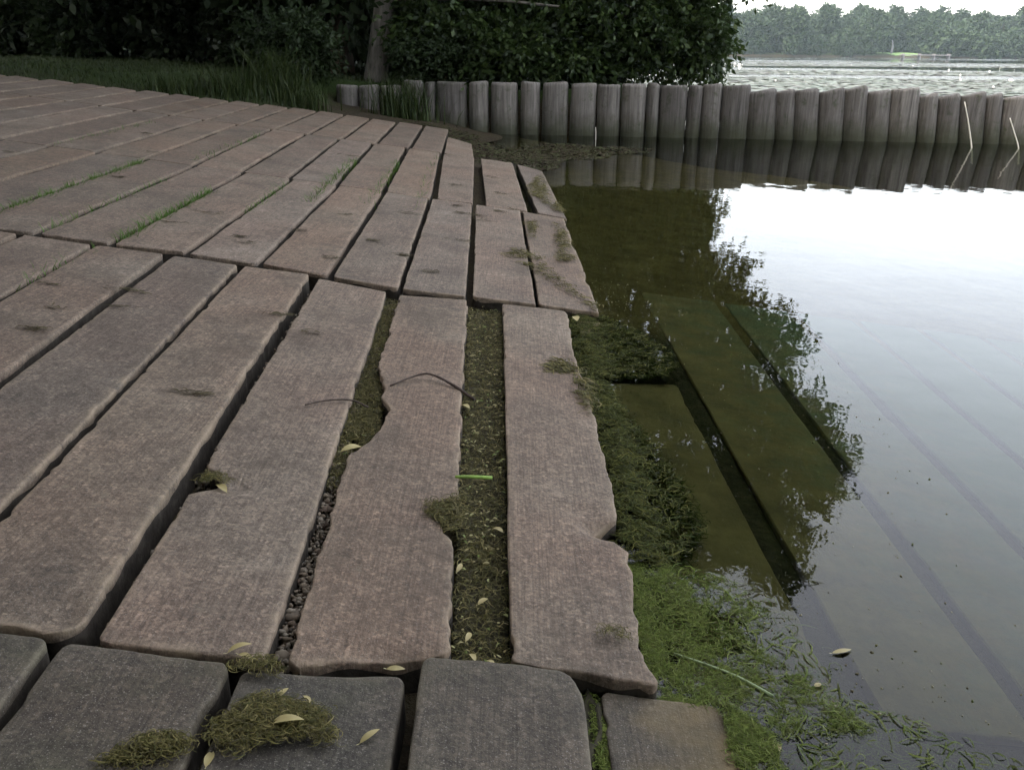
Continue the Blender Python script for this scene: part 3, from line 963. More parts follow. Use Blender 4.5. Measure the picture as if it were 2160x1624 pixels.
tag(strands('sunken_weed', pts, -0.012, 0.06, 0.0012, M_SLIME, 2.5, 0.012, seed=25, zvar=0.012), 'dark weed hanging just under the surface past the algae', 'weed', kind='stuff')

pts = np.vstack([poly_pts([(0.3, 1.2), (1.1, 1.2), (1.3, 3.5), (0.5, 5.5), (0.42, 3.9), (0.6, 3.2)], 260, g2), blob_pts([(0.7, 1.35, 0.3, 0.15, 60), (0.5, 4.2, 0.12, 0.5, 90), (0.5, 1.55, 0.15, 0.2, 120)], g2)])
tag(pebbles('floating_specks', pts, 0.0005, 0.0018, mat_island('floating_specks', [(0.10, 0.12, 0.04), (0.22, 0.20, 0.10), (0.07, 0.06, 0.03), (0.3, 0.28, 0.18)], 0.8), 29),
    'tiny specks of scum floating near the shore', 'scum', kind='stuff')
# drift lines of dead strands on the planks
dr = [(-1.649, 4.752), (-1.365, 4.302), (-1.30, 4.20), (-1.592, 2.921), (-1.404, 3.01), (-1.543, 2.695), (-1.75, 2.75), (-0.882, 3.16), (-0.927, 2.345),
      (-0.259, 5.741), (-0.399, 5.997), (-0.557, 4.366), (-0.867, 4.127), (-1.453, 3.214), (-1.732, 3.174), (-3.223, 5.748), (-1.729, 4.416),
      (-1.405, 7.739), (-0.2, 5.6), (-0.35, 5.75), (-0.45, 6.9), (-0.1, 6.8), (-0.2, 7.6), (-1.0, 5.2), (-1.15, 4.6), (-0.65, 5.5), (-0.75, 4.6),
      (-2.1, 4.9), (-2.6, 6.5), (-2.4, 5.4), (-3.0, 7.4), (-1.9, 6.9), (-0.4, 4.1), (-0.3, 4.9), (0.0, 6.15), (-0.1, 6.0), (-0.72, 3.0)]
pts = blob_pts([(x, y, g2.uniform(0.05, 0.11), 0.02, int(g2.uniform(12, 34))) for x, y in dr], g2)
tag(strands('drift_strands', pts, ramp_z(pts[:, 0]) + 0.004, 0.05, 0.0016, M_DRIFT, 1.2, 0.008, head=0.1, headvar=0.7, seed=26, zvar=0.002),
    'thin brown drift strands scattered over the planks', 'debris', kind='stuff')
# litter of dead leaves where the ramp meets the wall
pts = np.vstack([blob_pts([(-0.25, 10.3, 0.6, 1.2, 2600), (0.25, 9.9, 0.55, 1.0, 2400), (0.9, 10.8, 0.8, 1.0, 2400), (-0.9, 11.6, 0.6, 0.7, 1500), (-0.6, 11.3, 0.5, 0.8, 500), (0.5, 11.0, 0.5, 0.9, 500)], g2)])
tag(strands('leaf_litter', pts, np.maximum(ground_h(pts[:, 0], pts[:, 1]) + 0.012, 0.002), 0.045, 0.007, mat_island('leaf_litter', [(0.026, 0.016, 0.009), (0.034, 0.022, 0.011), (0.030, 0.036, 0.012), (0.040, 0.048, 0.014)], 0.9),
            1.0, 0.004, seed=27, segs=3), 'brown leaf litter where the ramp ends below the wall', 'leaf litter', kind='stuff')

# --- clumps of weed that one could pick up
for (blobs, lab, sd_, dz_) in (
        ([(-0.362, 1.105, 0.075, 0.055, 1700), (-0.42, 1.075, 0.04, 0.06, 700), (-0.31, 1.09, 0.05, 0.03, 420)], 'round olive weed clump under a yellow leaf on the nearest planks', 31, 0.012),
        ([(-0.515, 1.03, 0.05, 0.022, 600), (-0.56, 1.005, 0.04, 0.015, 260)], 'thin straggling weed clump across the joint at the bottom edge', 32, 0.004),
        ([(-0.425, 1.225, 0.05, 0.022, 260)], 'small weed tuft at the near end of the gravelly joint', 33, 0.004),
        ([(-0.705, 1.865, 0.045, 0.03, 240)], 'small weed tuft beside the hollow in the chipped plank', 34, -0.004),
        ([(0.20, 1.43, 0.045, 0.022, 90)], 'dark wisp of weed on the near end of the waterside plank', 35, 0.003)):
    gg = np.random.default_rng(sd_)
    p_ = blob_pts(blobs, gg)
    hump = 0.014 * np.exp(-((p_[:, 0] - blobs[0][0]) ** 2 / blobs[0][2] ** 2 + (p_[:, 1] - blobs[0][1]) ** 2 / blobs[0][3] ** 2))
    tag(strands('weed_clump', p_, ramp_z(p_[:, 0]) + dz_ + hump, 0.030, 0.0007, M_OLIVE, 3.0, 0.006, seed=sd_, zvar=0.003), lab, 'weed clump', 'weed clumps on the planks')


# --- fallen leaves
def leaf_mesh(L, W, bend, g):
    n = 9
    t = np.linspace(0, 1, n)
    wd = W * np.sin(np.pi * t ** 0.85) ** 0.9
    v, f = [], []
    for i in range(n):
        y = (t[i] - 0.5) * L
        zc = bend * (1 - (2 * t[i] - 1) ** 2) * L * 0.5
        sx = 0.06 * L * math.sin(t[i] * 2.5)
        v += [(sx - wd[i], y, zc + 0.25 * wd[i]), (sx, y, zc), (sx + wd[i], y, zc + 0.25 * wd[i])]
    for i in range(n - 1):
        b = i * 3
        f += [(b, b + 1, b + 4, b + 3), (b + 1, b + 2, b + 5, b + 4)]
    # short stalk
    b = len(v)
    v += [(-0.0008, -0.5 * L, 0), (0.0008, -0.5 * L, 0), (0.0006, -0.64 * L, 0.002), (-0.0006, -0.64 * L, 0.002)]
    f.append((b, b + 1, b + 2, b + 3))
    return mesh_py('fallen_leaf', v, f, True)


gl_ = np.random.default_rng(41)
leafs = [
    (-0.343, 1.084, 0.030, 0.052, 0.0085, -1.45, 'large yellow willow leaf on the weed clump at the bottom'),
    (-0.220, 1.097, 0.006, 0.040, 0.0058, -0.75, 'yellow leaf lying slanted on the bare plank left of the raised one'),
    (-0.371, 1.157, 0.018, 0.030, 0.0050, -0.50, 'small yellow leaf at the far edge of the bottom weed clump'),
    (-0.330, 1.150, 0.016, 0.026, 0.0045, 0.8, 'small green-yellow leaf right of the middle of the bottom weed clump'),
    (-0.199, 1.262, 0.006, 0.034, 0.0060, -1.5, 'yellow leaf in the corner beside the raised plank'),
    (-0.471, 1.265, 0.010, 0.044, 0.0075, -1.1, 'curled yellow leaf at the near end of the gravelly joint'),
    (-0.455, 1.250, 0.006, 0.032, 0.0055, -1.8, 'tan leaf under the curled one at the gravelly joint'),
    (-0.681, 1.832, -0.004, 0.048, 0.0090, 0.9, 'yellow leaf beside the hollow in the chipped plank'),
    (-0.431, 2.141, -0.012, 0.062, 0.0110, -0.9, 'pale leaf lying across the joint below the bitten edge'),
    (-0.056, 1.530, -0.022, 0.034, 0.0065, -0.6, 'pale yellow leaf in the middle of the wide weedy gap'),
    (-0.081, 1.410, -0.022, 0.034, 0.0055, -0.2, 'bluish white leaf near the front of the wide weedy gap'),
    (-0.070, 1.344, -0.018, 0.030, 0.0055, 0.5, 'twisted yellow leaf at the near end of the wide gap'),
    (-0.035, 1.340, -0.020, 0.018, 0.0050, 1.2, 'tiny cream leaf at the right front corner of the wide gap'),
    (-0.448, 1.023, 0.000, 0.036, 0.0070, 0.1, 'yellow leaf standing in the joint at the bottom edge'),
    (-0.112, 1.642, -0.020, 0.034, 0.0055, -0.2, 'pale leaf against the left wall of the wide gap'),
    (0.266, 3.595, 0.012, 0.050, 0.0160, 0.3, 'bright yellow leaf at the far corner of the waterside plank'),
    (-0.148, 2.553, -0.022, 0.040, 0.0100, 0.9, 'pale leaf under the twig in the wide gap'),
    (-0.03, 1.82, -0.020, 0.030, 0.006, 1.0, 'dull yellow leaf at the right side of the weedy gap'),
]
for (x, y, dz_, L, W, rz, lab) in leafs:
    o = link('fallen_leaf', leaf_mesh(L, W, gl_.uniform(0.1, 0.3), gl_), M_YLEAF, None, (x, y, ramp_z(x) + dz_))
    o.rotation_euler = (gl_.uniform(-0.15, 0.15), 0.11 + gl_.uniform(-0.2, 0.2), rz)
    tag(o, lab, 'leaf', 'fallen leaves on the planks')
for (x, y, L, W, rz, lab) in ((0.465, 1.200, 0.022, 0.0075, 0.4, 'yellow leaf at the outer edge of the sunken cracked plank'),
                              (0.670, 1.463, 0.046, 0.0062, -1.25, 'long yellow leaf floating alone on the dark water'),
                              (0.589, 1.361, 0.018, 0.0055, -1.0, 'small green leaf floating left of the long yellow one')):
    o = link('floating_leaf', leaf_mesh(L, W, 0.08, gl_), M_YLEAF, None, (x, y, 0.003))
    o.rotation_euler = (0, 0, rz)
    tag(o, lab, 'leaf', 'leaves floating on the water')

# --- twigs, stalk, straw
M_TWIG = mat_plain('twig_bark', (0.055, 0.040, 0.032), 0.8, 120, 0.4)
v, f = tube(curve_pts([(-0.385, 2.59, ramp_z(-0.385) + 0.004), (-0.33, 2.66, ramp_z(-0.33) + 0.012), (-0.274, 2.690, ramp_z(-0.274) + 0.022),
                       (-0.20, 2.655, ramp_z(-0.2) + 0.012), (-0.12, 2.60, ramp_z(-0.12) - 0.012)], 20), np.linspace(0.0022, 0.0055, 20), 6, 0.12)
tag(link('twig', mesh_py('twig', v, f, True), M_TWIG), 'dark arched twig lying across the reddish plank', 'twig')
v, f = tube(curve_pts([(-0.60, 2.355, ramp_z(-0.6) + 0.005), (-0.547, 2.400, ramp_z(-0.547) + 0.008), (-0.48, 2.43, ramp_z(-0.48) + 0.006), (-0.43, 2.43, ramp_z(-0.43) - 0.01)], 14),
            np.linspace(0.0016, 0.0036, 14), 6, 0.12)
tag(link('twig', mesh_py('twig', v, f, True), M_TWIG), 'thin straight twig reaching over the plank left of the arched one', 'twig')
M_STALK = mat_plain('green_stalk', (0.17, 0.27, 0.05), 0.6, 60, 0.3)
v, f = tube(curve_pts([(-0.143, 2.018, ramp_z(-0.143) + 0.006), (-0.095, 2.036, ramp_z(-0.095) + 0.003), (-0.050, 2.052, ramp_z(-0.05) - 0.002)], 8), [0.0040, 0.0042, 0.0045, 0.0045, 0.0047, 0.0048, 0.0048, 0.0045], 8, 0.04)
tag(link('stalk', mesh_py('stalk', v, f, True), M_STALK), 'bright green cut stalk lying across the wide weedy gap', 'stalk')
M_STRAW = mat_plain('pale_straw', (0.20, 0.26, 0.12), 0.6, 60, 0.2)
v, f = tube(curve_pts([(0.33, 1.45, 0.003), (0.43, 1.39, 0.003), (0.495, 1.329, 0.002)], 10), np.linspace(0.0022, 0.0036, 10), 6)
tag(link('straw', mesh_py('straw', v, f, True), M_STRAW), 'pale green straw floating out from the plank corner', 'straw')

# ================================================================== timber pile wall
wall = empty('pile_wall', (2.2, 12.6, 0))
tag(wall, 'weathered grey timber pile wall standing in the water', 'wall')
POSTS = [(-2.555, -2.243), (-2.229, -1.932), (-1.919, -1.603), (-1.59, -1.296), (-1.283, -1.133), (-1.113, -0.674), (-0.654, -0.372),
         (-0.338, 0.042), (0.075, 0.347), (0.38, 0.742), (0.768, 1.128), (1.16, 1.459), (1.485, 1.808), (1.834, 1.988), (2.001, 2.359),
         (2.384, 2.563), (2.575, 2.816), (2.841, 3.205), (3.215, 3.582), (3.601, 3.831), (3.85, 4.147), (4.171, 4.479), (4.497, 4.773),
         (4.791, 5.077), (5.095, 5.439), (5.47, 5.68), (5.71, 5.979), (6.009, 6.306), (6.324, 6.513), (6.543, 6.896), (6.92, 7.24), (7.27, 7.58)]
gp = np.random.default_rng(51)
for i, (x0, x1) in enumerate(POSTS):
    cx = (x0 + x1) / 2
    wdt = (x1 - x0) + (0.030 if i > 17 else (0.018 if i > 10 else -0.006))
    cy = wall_y(cx)
    leaning = i >= 18
    topz = (0.70 + gp.uniform(-0.015, 0.01)) if not leaning else (0.655 + gp.uniform(-0.03, 0.03) - 0.02 * (i >= 25))
    if i < 3: topz = 0.63
    if i in (22, 23, 24): topz += 0.015
    slant = gp.uniform(-0.015, 0.02) if not leaning else gp.uniform(0.03, 0.075)
    lean = gp.uniform(-0.01, 0.01) if not leaning else gp.uniform(-0.075, -0.045) * (0.7 + 0.05 * (i - 17))
    base = -0.85 if cx > -1 else 0.0
    nu, nz = 7, 14
    th = 0.17
    ring = []
    # rounded rectangle ring: front is bowed
    fr = [(-1, 1), (-1, 0.35), (-0.95, -0.1), (-0.8, -0.5), (-0.45, -0.86), (0, -1), (0.45, -0.86), (0.8, -0.5), (0.95, -0.1), (1, 0.35), (1, 1)]
    v, f = [], []
    zs = np.concatenate([np.linspace(base, topz - 0.05, nz), [topz - 0.022, topz - 0.006, topz]])
    prof = [fbm1(len(zs), 1.5, 0.4, gp, 3) for _ in fr]
    for j, z in enumerate(zs):
        sh = {len(zs) - 1: -0.042, len(zs) - 2: -0.016, len(zs) - 3: -0.004}.get(j, 0.0)
        for k_, (a, b) in enumerate(fr):
            px = a * (wdt / 2 + sh) + 0.006 * prof[k_][j]
            py = b * (th / 2 + sh) + 0.007 * prof[k_][j]
            zz = z + slant * a * 0.5 * max(0.0, (z - 0.2) / 0.5)
            if j >= len(zs) - 3: zz += gp.uniform(-0.006, 0.006)
            v.append((px + lean * (z - 0.0) / 0.7 * 1.0, py, zz))
    m = len(fr)
    for j in range(len(zs) - 1):
        for k_ in range(m):
            k2 = (k_ + 1) % m
            f.append((j * m + k_, j * m + k2, (j + 1) * m + k2, (j + 1) * m + k_))
    f.append(tuple((len(zs) - 1) * m + k_ for k_ in range(m)))
    f.append(tuple(range(m))[::-1])
    o = link('post', mesh_py('post', v, f, True), M_WOOD, wall, (cx - 2.2 - lean * 0.0, cy + 0.07 + gp.uniform(-0.012, 0.012) - 12.6, 0))
    o.rotation_euler = (0, 0, -0.11 + gp.uniform(-0.03, 0.03))

# --- reeds standing in the water before the wall
M_REED = mat_plain('dry_reed', (0.72, 0.68, 0.58), 0.6, 40, 0.1)
for (pts_, r, lab) in (([(5.66, 11.60, 0.56), (5.76, 11.60, 0.30), (5.858, 11.60, 0.0), (5.90, 11.60, -0.2)], 0.012, 'long pale reed leaning in front of the right part of the wall'),
                       ([(6.27, 11.60, 0.37), (6.37, 11.60, 0.18), (6.46, 11.60, 0.0), (6.50, 11.60, -0.2)], 0.011, 'short pale reed at the right edge in front of the wall'),
                       ([(1.085, 12.2, 0.16), (1.092, 12.2, 0.05), (1.095, 12.2, -0.25)], 0.007, 'short upright pale stem in front of the left half of the wall')):
    v, f = tube(curve_pts(pts_, 12), np.linspace(r * 0.6, r, 12), 6)
    tag(link('reed', mesh_py('reed', v, f, True), M_REED), lab, 'reed', 'reeds in front of the wall')


# ================================================================== trees
def leaf_cloud(clusters, leaf, per, seed, twig=0.45, droop=0.25):
    """clusters of (cx,cy,cz,rx,ry,rz,n twigs); per leaves on each twig; two-triangle leaves"""
    g = np.random.default_rng(seed)
    P, D = [], []
    for (cx, cy, cz, rx, ry, rz, n) in clusters:
        d = g.normal(0, 1, (n, 3)); d /= np.linalg.norm(d, axis=1)[:, None]
        r = g.random(n) ** 0.42
        r *= 0.82 + 0.22 * np.sin(d[:, 0] * 5 + cx) * np.sin(d[:, 2] * 6 + cz * 2)
        P.append(np.stack([cx + rx * r * d[:, 0], cy + ry * r * d[:, 1], cz + rz * r * d[:, 2]], -1))
        dd = d + g.normal(0, 0.5, (n, 3)); dd[:, 2] -= droop
        D.append(dd / np.linalg.norm(dd, axis=1)[:, None])
    P = np.vstack(P); D = np.vstack(D)
    n = len(P)
    t = np.linspace(0.05, 1, per)
    tl = twig * g.uniform(0.5, 1.3, n)
    base = P[:, None] + D[:, None] * (t[None, :, None] * tl[:, None, None])
    base[:, :, 2] -= 0.35 * tl[:, None] * (t ** 2)[None]
    base = base.reshape(-1, 3) + g.normal(0, 0.02, (n * per, 3))
    ld = np.repeat(D, per, 0) + g.normal(0, 0.75, (n * per, 3)); ld[:, 2] -= 0.25
    ld /= np.linalg.norm(ld, axis=1)[:, None]
    sd_ = np.cross(ld, g.normal(0, 1, (n * per, 3))); sd_ /= np.linalg.norm(sd_, axis=1)[:, None] + 1e-9
    up = np.cross(ld, sd_)
    L = leaf * g.uniform(0.6, 1.25, n * per)[:, None]
    v = np.stack([base, base + ld * L * 0.45 + sd_ * L * 0.26 + up * L * 0.06, base + ld * L, base + ld * L * 0.45 - sd_ * L * 0.26 + up * L * 0.06], 1)
    f = np.arange(n * per * 4).reshape(-1, 4)
    return v.reshape(-1, 3), f


def tree_wood(path, radii, limbs, seed, sides=9):
    """one mesh: trunk plus limbs; limbs of (start index fraction, end point, radius)"""
    g = np.random.default_rng(seed)
    p = curve_pts(path, 22)
    rr = np.interp(np.linspace(0, 1, 22), np.linspace(0, 1, len(radii)), radii)
    V, F = tube(p, rr, sides, 0.07, g)
    V = list(V)
    for (fr, end, r0) in limbs:
        s = p[int(fr * 21)]
        e = np.array(end, float)
        mid = (s + e) / 2 + g.normal(0, 0.12, 3) * np.linalg.norm(e - s) + np.array([0, 0, 0.10 * np.linalg.norm(e - s)])
        v, f = tube(curve_pts([s, mid, e], 9), np.linspace(r0, r0 * 0.18, 9), 6, 0.08, g)
        b = len(V)
        V += list(v)
        F += [tuple(q + b for q in t) for t in f]
    return mesh_py('trunk', V, F, True)


# the tree leaning over the wall and the water
TX, TY = -2.1, 14.05
CL = [(0.2, 14.6, 2.1, 1.7, 1.3, 1.3, 900), (-0.9, 14.2, 1.6, 1.1, 1.0, 0.9, 600), (1.5, 14.0, 1.75, 1.0, 0.9, 0.8, 520), (2.35, 13.9, 1.55, 0.75, 0.7, 0.62, 330),
      (2.75, 13.75, 1.18, 0.42, 0.4, 0.38, 110), (1.9, 13.9, 1.05, 0.55, 0.4, 0.30, 90), (0.8, 13.7, 1.05, 0.8, 0.5, 0.35, 200), (-0.2, 13.6, 1.15, 0.8, 0.5, 0.4, 240),
      (1.9, 14.2, 3.1, 1.5, 1.2, 1.1, 700), (3.1, 14.0, 2.6, 0.8, 0.8, 0.6, 260), (3.6, 14.0, 3.3, 0.8, 0.8, 0.55, 220), (4.25, 14.0, 3.45, 0.65, 0.6, 0.45, 130),
      (3.1, 14.0, 4.5, 1.3, 1.2, 0.9, 520), (4.5, 14.0, 4.9, 1.0, 0.9, 0.8, 300), (5.2, 14.0, 5.5, 0.7, 0.7, 0.55, 140), (5.5, 14.0, 6.1, 0.5, 0.5, 0.4, 70),
      (1.0, 14.6, 4.8, 1.9, 1.6, 1.6, 900), (3.9, 14.0, 6.3, 1.2, 1.0, 0.9, 420), (4.6, 14.0, 7.2, 0.75, 0.7, 0.6, 170), (4.95, 14.0, 8.0, 0.45, 0.5, 0.5, 80),
      (2.4, 14.2, 6.5, 1.3, 1.1, 1.0, 460), (3.5, 14.0, 7.4, 0.8, 0.7, 0.6, 200), (1.1, 14.4, 7.0, 1.4, 1.3, 1.2, 460), (2.2, 14.0, 9.0, 1.0, 0.9, 0.7, 260), (3.3, 14.0, 9.3, 0.75, 0.7, 0.5, 150),
      (4.0, 14.0, 9.35, 0.35, 0.4, 0.32, 40), (0.6, 14.5, 9.2, 1.4, 1.2, 1.0, 380), (-1.0, 15.0, 8.0, 1.9, 1.7, 1.6, 600), (-2.0, 15.6, 5.0, 2.0, 1.8, 1.9, 700), (-1.3, 15.2, 3.0, 1.3, 1.2, 1.1, 500)]
bt = empty('leaning_tree', (0, 0, 0))
tag(bt, 'broad leafy tree with pale trunk overhanging the timber wall and water', 'tree')
CL = [c[:6] + (int(c[6] * (1.9 if 2 <= i <= 11 else 2.6)),) for i, c in enumerate(CL)]
lv, lf = leaf_cloud(CL, 0.105, 10, 61, 0.36)
link('crown', mesh_np('crown', lv, lf), M_LEAF, bt)
link('trunk', tree_wood([(TX - 0.04, TY, 0.45), (TX + 0.03, TY, 0.9), (TX + 0.18, TY, 1.8), (TX + 0.3, TY + 0.1, 2.8), (-1.3, 14.2, 4.5), (-0.6, 14.3, 6.5), (0.0, 14.4, 8.6)],
                        [0.24, 0.17, 0.15, 0.14, 0.12, 0.09, 0.04],
                        [(0.42, (1.9, 14.1, 3.0), 0.07), (0.40, (1.3, 14.0, 1.7), 0.05), (0.55, (3.4, 14.0, 4.4), 0.08), (0.65, (4.6, 14.0, 5.0), 0.06), (0.72, (4.2, 14.0, 6.8), 0.05),
                         (0.85, (2.6, 14.0, 8.9), 0.04), (0.5, (-2.2, 15.5, 5.2), 0.05), (0.35, (2.4, 13.9, 1.5), 0.035)], 62, 10), M_BARK, bt)

# trees of the wood behind the lawn: three builds, copied
PROTO = []


def build_proto(seed, low, top, rad, leaf, n, mat_leaf, bark):
    g = np.random.default_rng(seed)
    cl = []
    for i in range(20):
        a = g.uniform(0, 6.28)
        h = g.uniform(low, top - 1)
        sh = math.sin(math.pi * np.clip((h - low + 0.8) / (top - low + 0.6), 0.08, 0.96)) ** 0.6
        r = rad * 0.62 * sh * math.sqrt(g.random())
        s = g.uniform(0.9, 1.6) * rad / 3.4
        cl.append((r * math.cos(a), r * math.sin(a), h, s * 1.2, s * 1.2, s * 0.9, n // 20))
    lv, lf = leaf_cloud(cl, leaf, 8, seed + 1, 0.6)
    tr = tree_wood([(0, 0, -0.3), (0.03, 0.02, low * 0.5), (0.12, -0.05, low + 1.5), (0.0, 0.1, (low + top) / 2), (0.1, 0.0, top - 1)], [0.26, 0.18, 0.15, 0.10, 0.03],
                   [(g.uniform(0.35, 0.8), (c[0], c[1], c[2]), 0.05) for c in cl[:9]], seed + 2)
    cm = mesh_np('crown', lv, lf)
    cm.materials.append(mat_leaf); tr.materials.append(bark)
    return cm, tr


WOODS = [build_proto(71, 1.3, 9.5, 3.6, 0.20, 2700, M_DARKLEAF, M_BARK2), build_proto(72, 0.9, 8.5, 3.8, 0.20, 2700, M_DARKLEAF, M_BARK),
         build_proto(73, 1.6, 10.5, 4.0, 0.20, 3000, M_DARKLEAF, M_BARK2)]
HIGH = [build_proto(74, 4.0, 10.0, 4.4, 0.18, 9000, M_LEAF, M_BARK), build_proto(75, 4.2, 10.5, 4.6, 0.18, 9000, M_LEAF, M_BARK)]


def put_tree(name, proto, x, y, z, s, rz, label, cat, group=None):
    t = empty(name, (x, y, z), rz)
    t.scale = (s, s, s)
    link('crown', proto[0], None, t)
    link('trunk', proto[1], None, t)
    return tag(t, label, cat, group)


gt = np.random.default_rng(81)
spots = [(-3.0, 16.2), (-5.6, 18.6), (-8.6, 18.9), (-11.8, 19.4), (-15.2, 20.2), (-6.8, 21.8), (-10.2, 22.4), (-13.8, 23.6), (-4.0, 20.6), (-1.6, 19.0), (-18.5, 22.5), (-8.5, 26.0), (-12.5, 27.5), (-5.0, 25.0), (-1.8, 24.0), (-16.5, 27.0)]
for i, (x, y) in enumerate(spots):
    lab = 'dark leafy tree in the unlit wood behind the lawn'
    grp = 'trees of the dark wood'
    if i == 0:
        lab, grp = 'tree with thin reddish trunk just left of the leaning tree', None
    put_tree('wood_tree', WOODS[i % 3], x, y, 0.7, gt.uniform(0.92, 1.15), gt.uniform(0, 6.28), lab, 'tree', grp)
# unseen tall trees shading lawn and landing; last two added to block open sky
for i, (x, y, s, lab) in enumerate(((-8.6, 13.2, 1.0, 'tall shade tree at the far left corner of the lawn'), (-7.1, 8.2, 1.6, 'tall shade tree beside the left end of the ramp planks'),
                                    (-6.9, 2.2, 1.6, 'tall shade tree left of the middle planks'), (-2.4, -2.2, 1.15, 'tall shade tree behind the viewpoint on the left'),
                                    (1.9, -3.0, 1.15, 'tall shade tree behind the viewpoint near the water'), (-10.4, 5.2, 1.2, 'tall shade tree farthest left beside the ramp'),
                                    (-10.2, 16.2, 1.0, 'tall shade tree on the left of the lawn before the wood'),
                                    (6.6, -5.0, 1.15, 'added sky-blocking tree on the bank behind, first one out along the water'),
                                    (11.6, -6.0, 1.1, 'added sky-blocking tree on the bank behind, farthest out along the water'))):
    put_tree('shade_tree', HIGH[i % 2], x, y, 0.75 if x < -6 else (0.25 if y < 0 else 0.3), s, 1.3 * i, lab, 'tree', 'tall shade trees')

for i, (x, y, lab) in enumerate(((-11.5, 9.5, 'added low-branched tree closing off sky on the left beyond the ramp'), (-12.0, 4.0, 'added low-branched tree blocking sky left of the middle of the ramp'),  # unseen low trees, added to close the low sky around the landing
                                 (-10.0, -1.5, 'added low-branched tree blocking sky left of the viewpoint'), (-5.5, -7.0, 'added low-branched tree blocking sky behind the viewpoint on the left'),
                                 (0.2, -8.0, 'added low-branched tree blocking sky straight behind the viewpoint'), (5.6, -8.6, 'added low-branched tree blocking sky behind the viewpoint on the right'),
                                 (11.0, -9.2, 'added low-branched tree blocking sky farthest right on the bank behind'))):
    put_tree('sky_blocking_tree', WOODS[i % 3], x, y, 0.55, 1.1, 2.1 * i, lab, 'tree', 'added sky-blocking trees around the landing')
# undergrowth at the foot of the wood: dense dark bushes
bg_ = np.random.default_rng(85)
bush = []
for i in range(10):
    bush.append((bg_.uniform(-0.8, 0.8), bg_.uniform(-0.5, 0.5), bg_.uniform(0.3, 1.2), 0.6, 0.5, 0.5, 110))
bv, bf = leaf_cloud(bush, 0.13, 7, 86, 0.35)
bush_me = mesh_np('foliage', bv, bf); bush_me.materials.append(M_DARKLEAF)
sv, sf = [], []
for i in range(7):
    v, f = tube(curve_pts([(0.05 * i - 0.15, 0, -0.1), (bush[i][0] * 0.5, bush[i][1] * 0.5, 0.5), bush[i][:3]], 7), np.linspace(0.025, 0.006, 7), 5)
    b = len(sv); sv += list(v); sf += [tuple(q + b for q in t) for t in f]
stem_me = mesh_py('stem', sv, sf, True); stem_me.materials.append(M_BARK2)
for i, (x, y, s, lab) in enumerate([(-4.2, 17.2, 1.1, None), (-6.0, 18.2, 1.2, None), (-8.0, 17.9, 1.1, None), (-10.0, 18.4, 1.25, None), (-12.2, 18.9, 1.2, None), (-14.4, 19.4, 1.2, None),
                                    (-7.2, 20.4, 1.5, None), (-9.4, 20.9, 1.5, None), (-11.6, 21.4, 1.5, None), (-5.0, 19.6, 1.5, None), (-13.6, 22.0, 1.5, None),
                                    (-16.0, 21.4, 1.4, None), (-2.6, 17.8, 1.3, None),
                                    (-3.3, 13.6, 0.62, 'leafy bush growing left of the leaning trunk'), (-1.15, 13.45, 0.5, 'leafy bush behind the wall right of the leaning trunk'),
                                    (0.3, 15.5, 1.0, 'bush in the shade beneath the overhanging crown'), (1.4, 14.6, 0.6, 'low bush on the bank behind the middle of the wall')]):
    t = empty('bush', (x, y, float(ground_h(np.array([x]), np.array([y]))[0]) - 0.05), 0.7 * i)
    t.scale = (s, s, s)
    link('foliage', bush_me, None, t)
    link('stem', stem_me, None, t)
    tag(t, lab or 'dark bush at the edge of the unlit wood behind the lawn', 'bush', None if lab else 'bushes at the foot of the wood')

# lawn grass
gg = np.random.default_rng(91)
n = 42000
lx = gg.uniform(-15, -1.6, n); ly = 10.3 + 9 * gg.random(n) ** 1.6
keep = (ly > 10.35 + 0.75 * sstep(-6.0, -2.5, lx) + 0.12 * np.sin(lx * 5.0) + 0.08 * np.sin(lx * 13)) & (lx > -0.62 * ly - 1) & ~((lx > -2.65) & (ly < 13.4))
lx, ly = lx[keep], ly[keep]
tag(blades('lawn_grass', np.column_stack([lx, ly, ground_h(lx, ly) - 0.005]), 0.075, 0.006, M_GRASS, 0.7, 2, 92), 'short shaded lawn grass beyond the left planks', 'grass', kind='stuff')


def grass_clump(x, y, rx, ry, n, h, wd_, seed, label, lean=0.5):
    g = np.random.default_rng(seed)
    p = np.stack([x + g.normal(0, rx, n), y + g.normal(0, ry, n)], -1)
    z = ground_h(p[:, 0], p[:, 1]) - 0.01
    o = blades('grass_clump', np.column_stack([p, z]), h, wd_, M_GRASS, lean, 5, seed)
    return tag(o, label, 'grass clump', 'tall grass clumps by the wall')


grass_clump(-3.65, 11.65, 0.20, 0.14, 420, 0.32, 0.008, 95, 'wide tall grass clump at the corner of lawn and ramp')
grass_clump(-3.05, 12.1, 0.24, 0.20, 420, 0.55, 0.009, 96, 'tallest grass clump left of the first timber posts')
grass_clump(-2.75, 11.75, 0.16, 0.12, 220, 0.34, 0.007, 97, 'low dark grass clump against the first timber post')
grass_clump(-1.55, 12.55, 0.20, 0.10, 420, 0.56, 0.007, 98, 'grass clump hiding the timber posts below the leaning trunk')
grass_clump(-4.25, 11.35, 0.16, 0.10, 300, 0.25, 0.006, 99, 'short ragged grass tuft along the far plank ends')

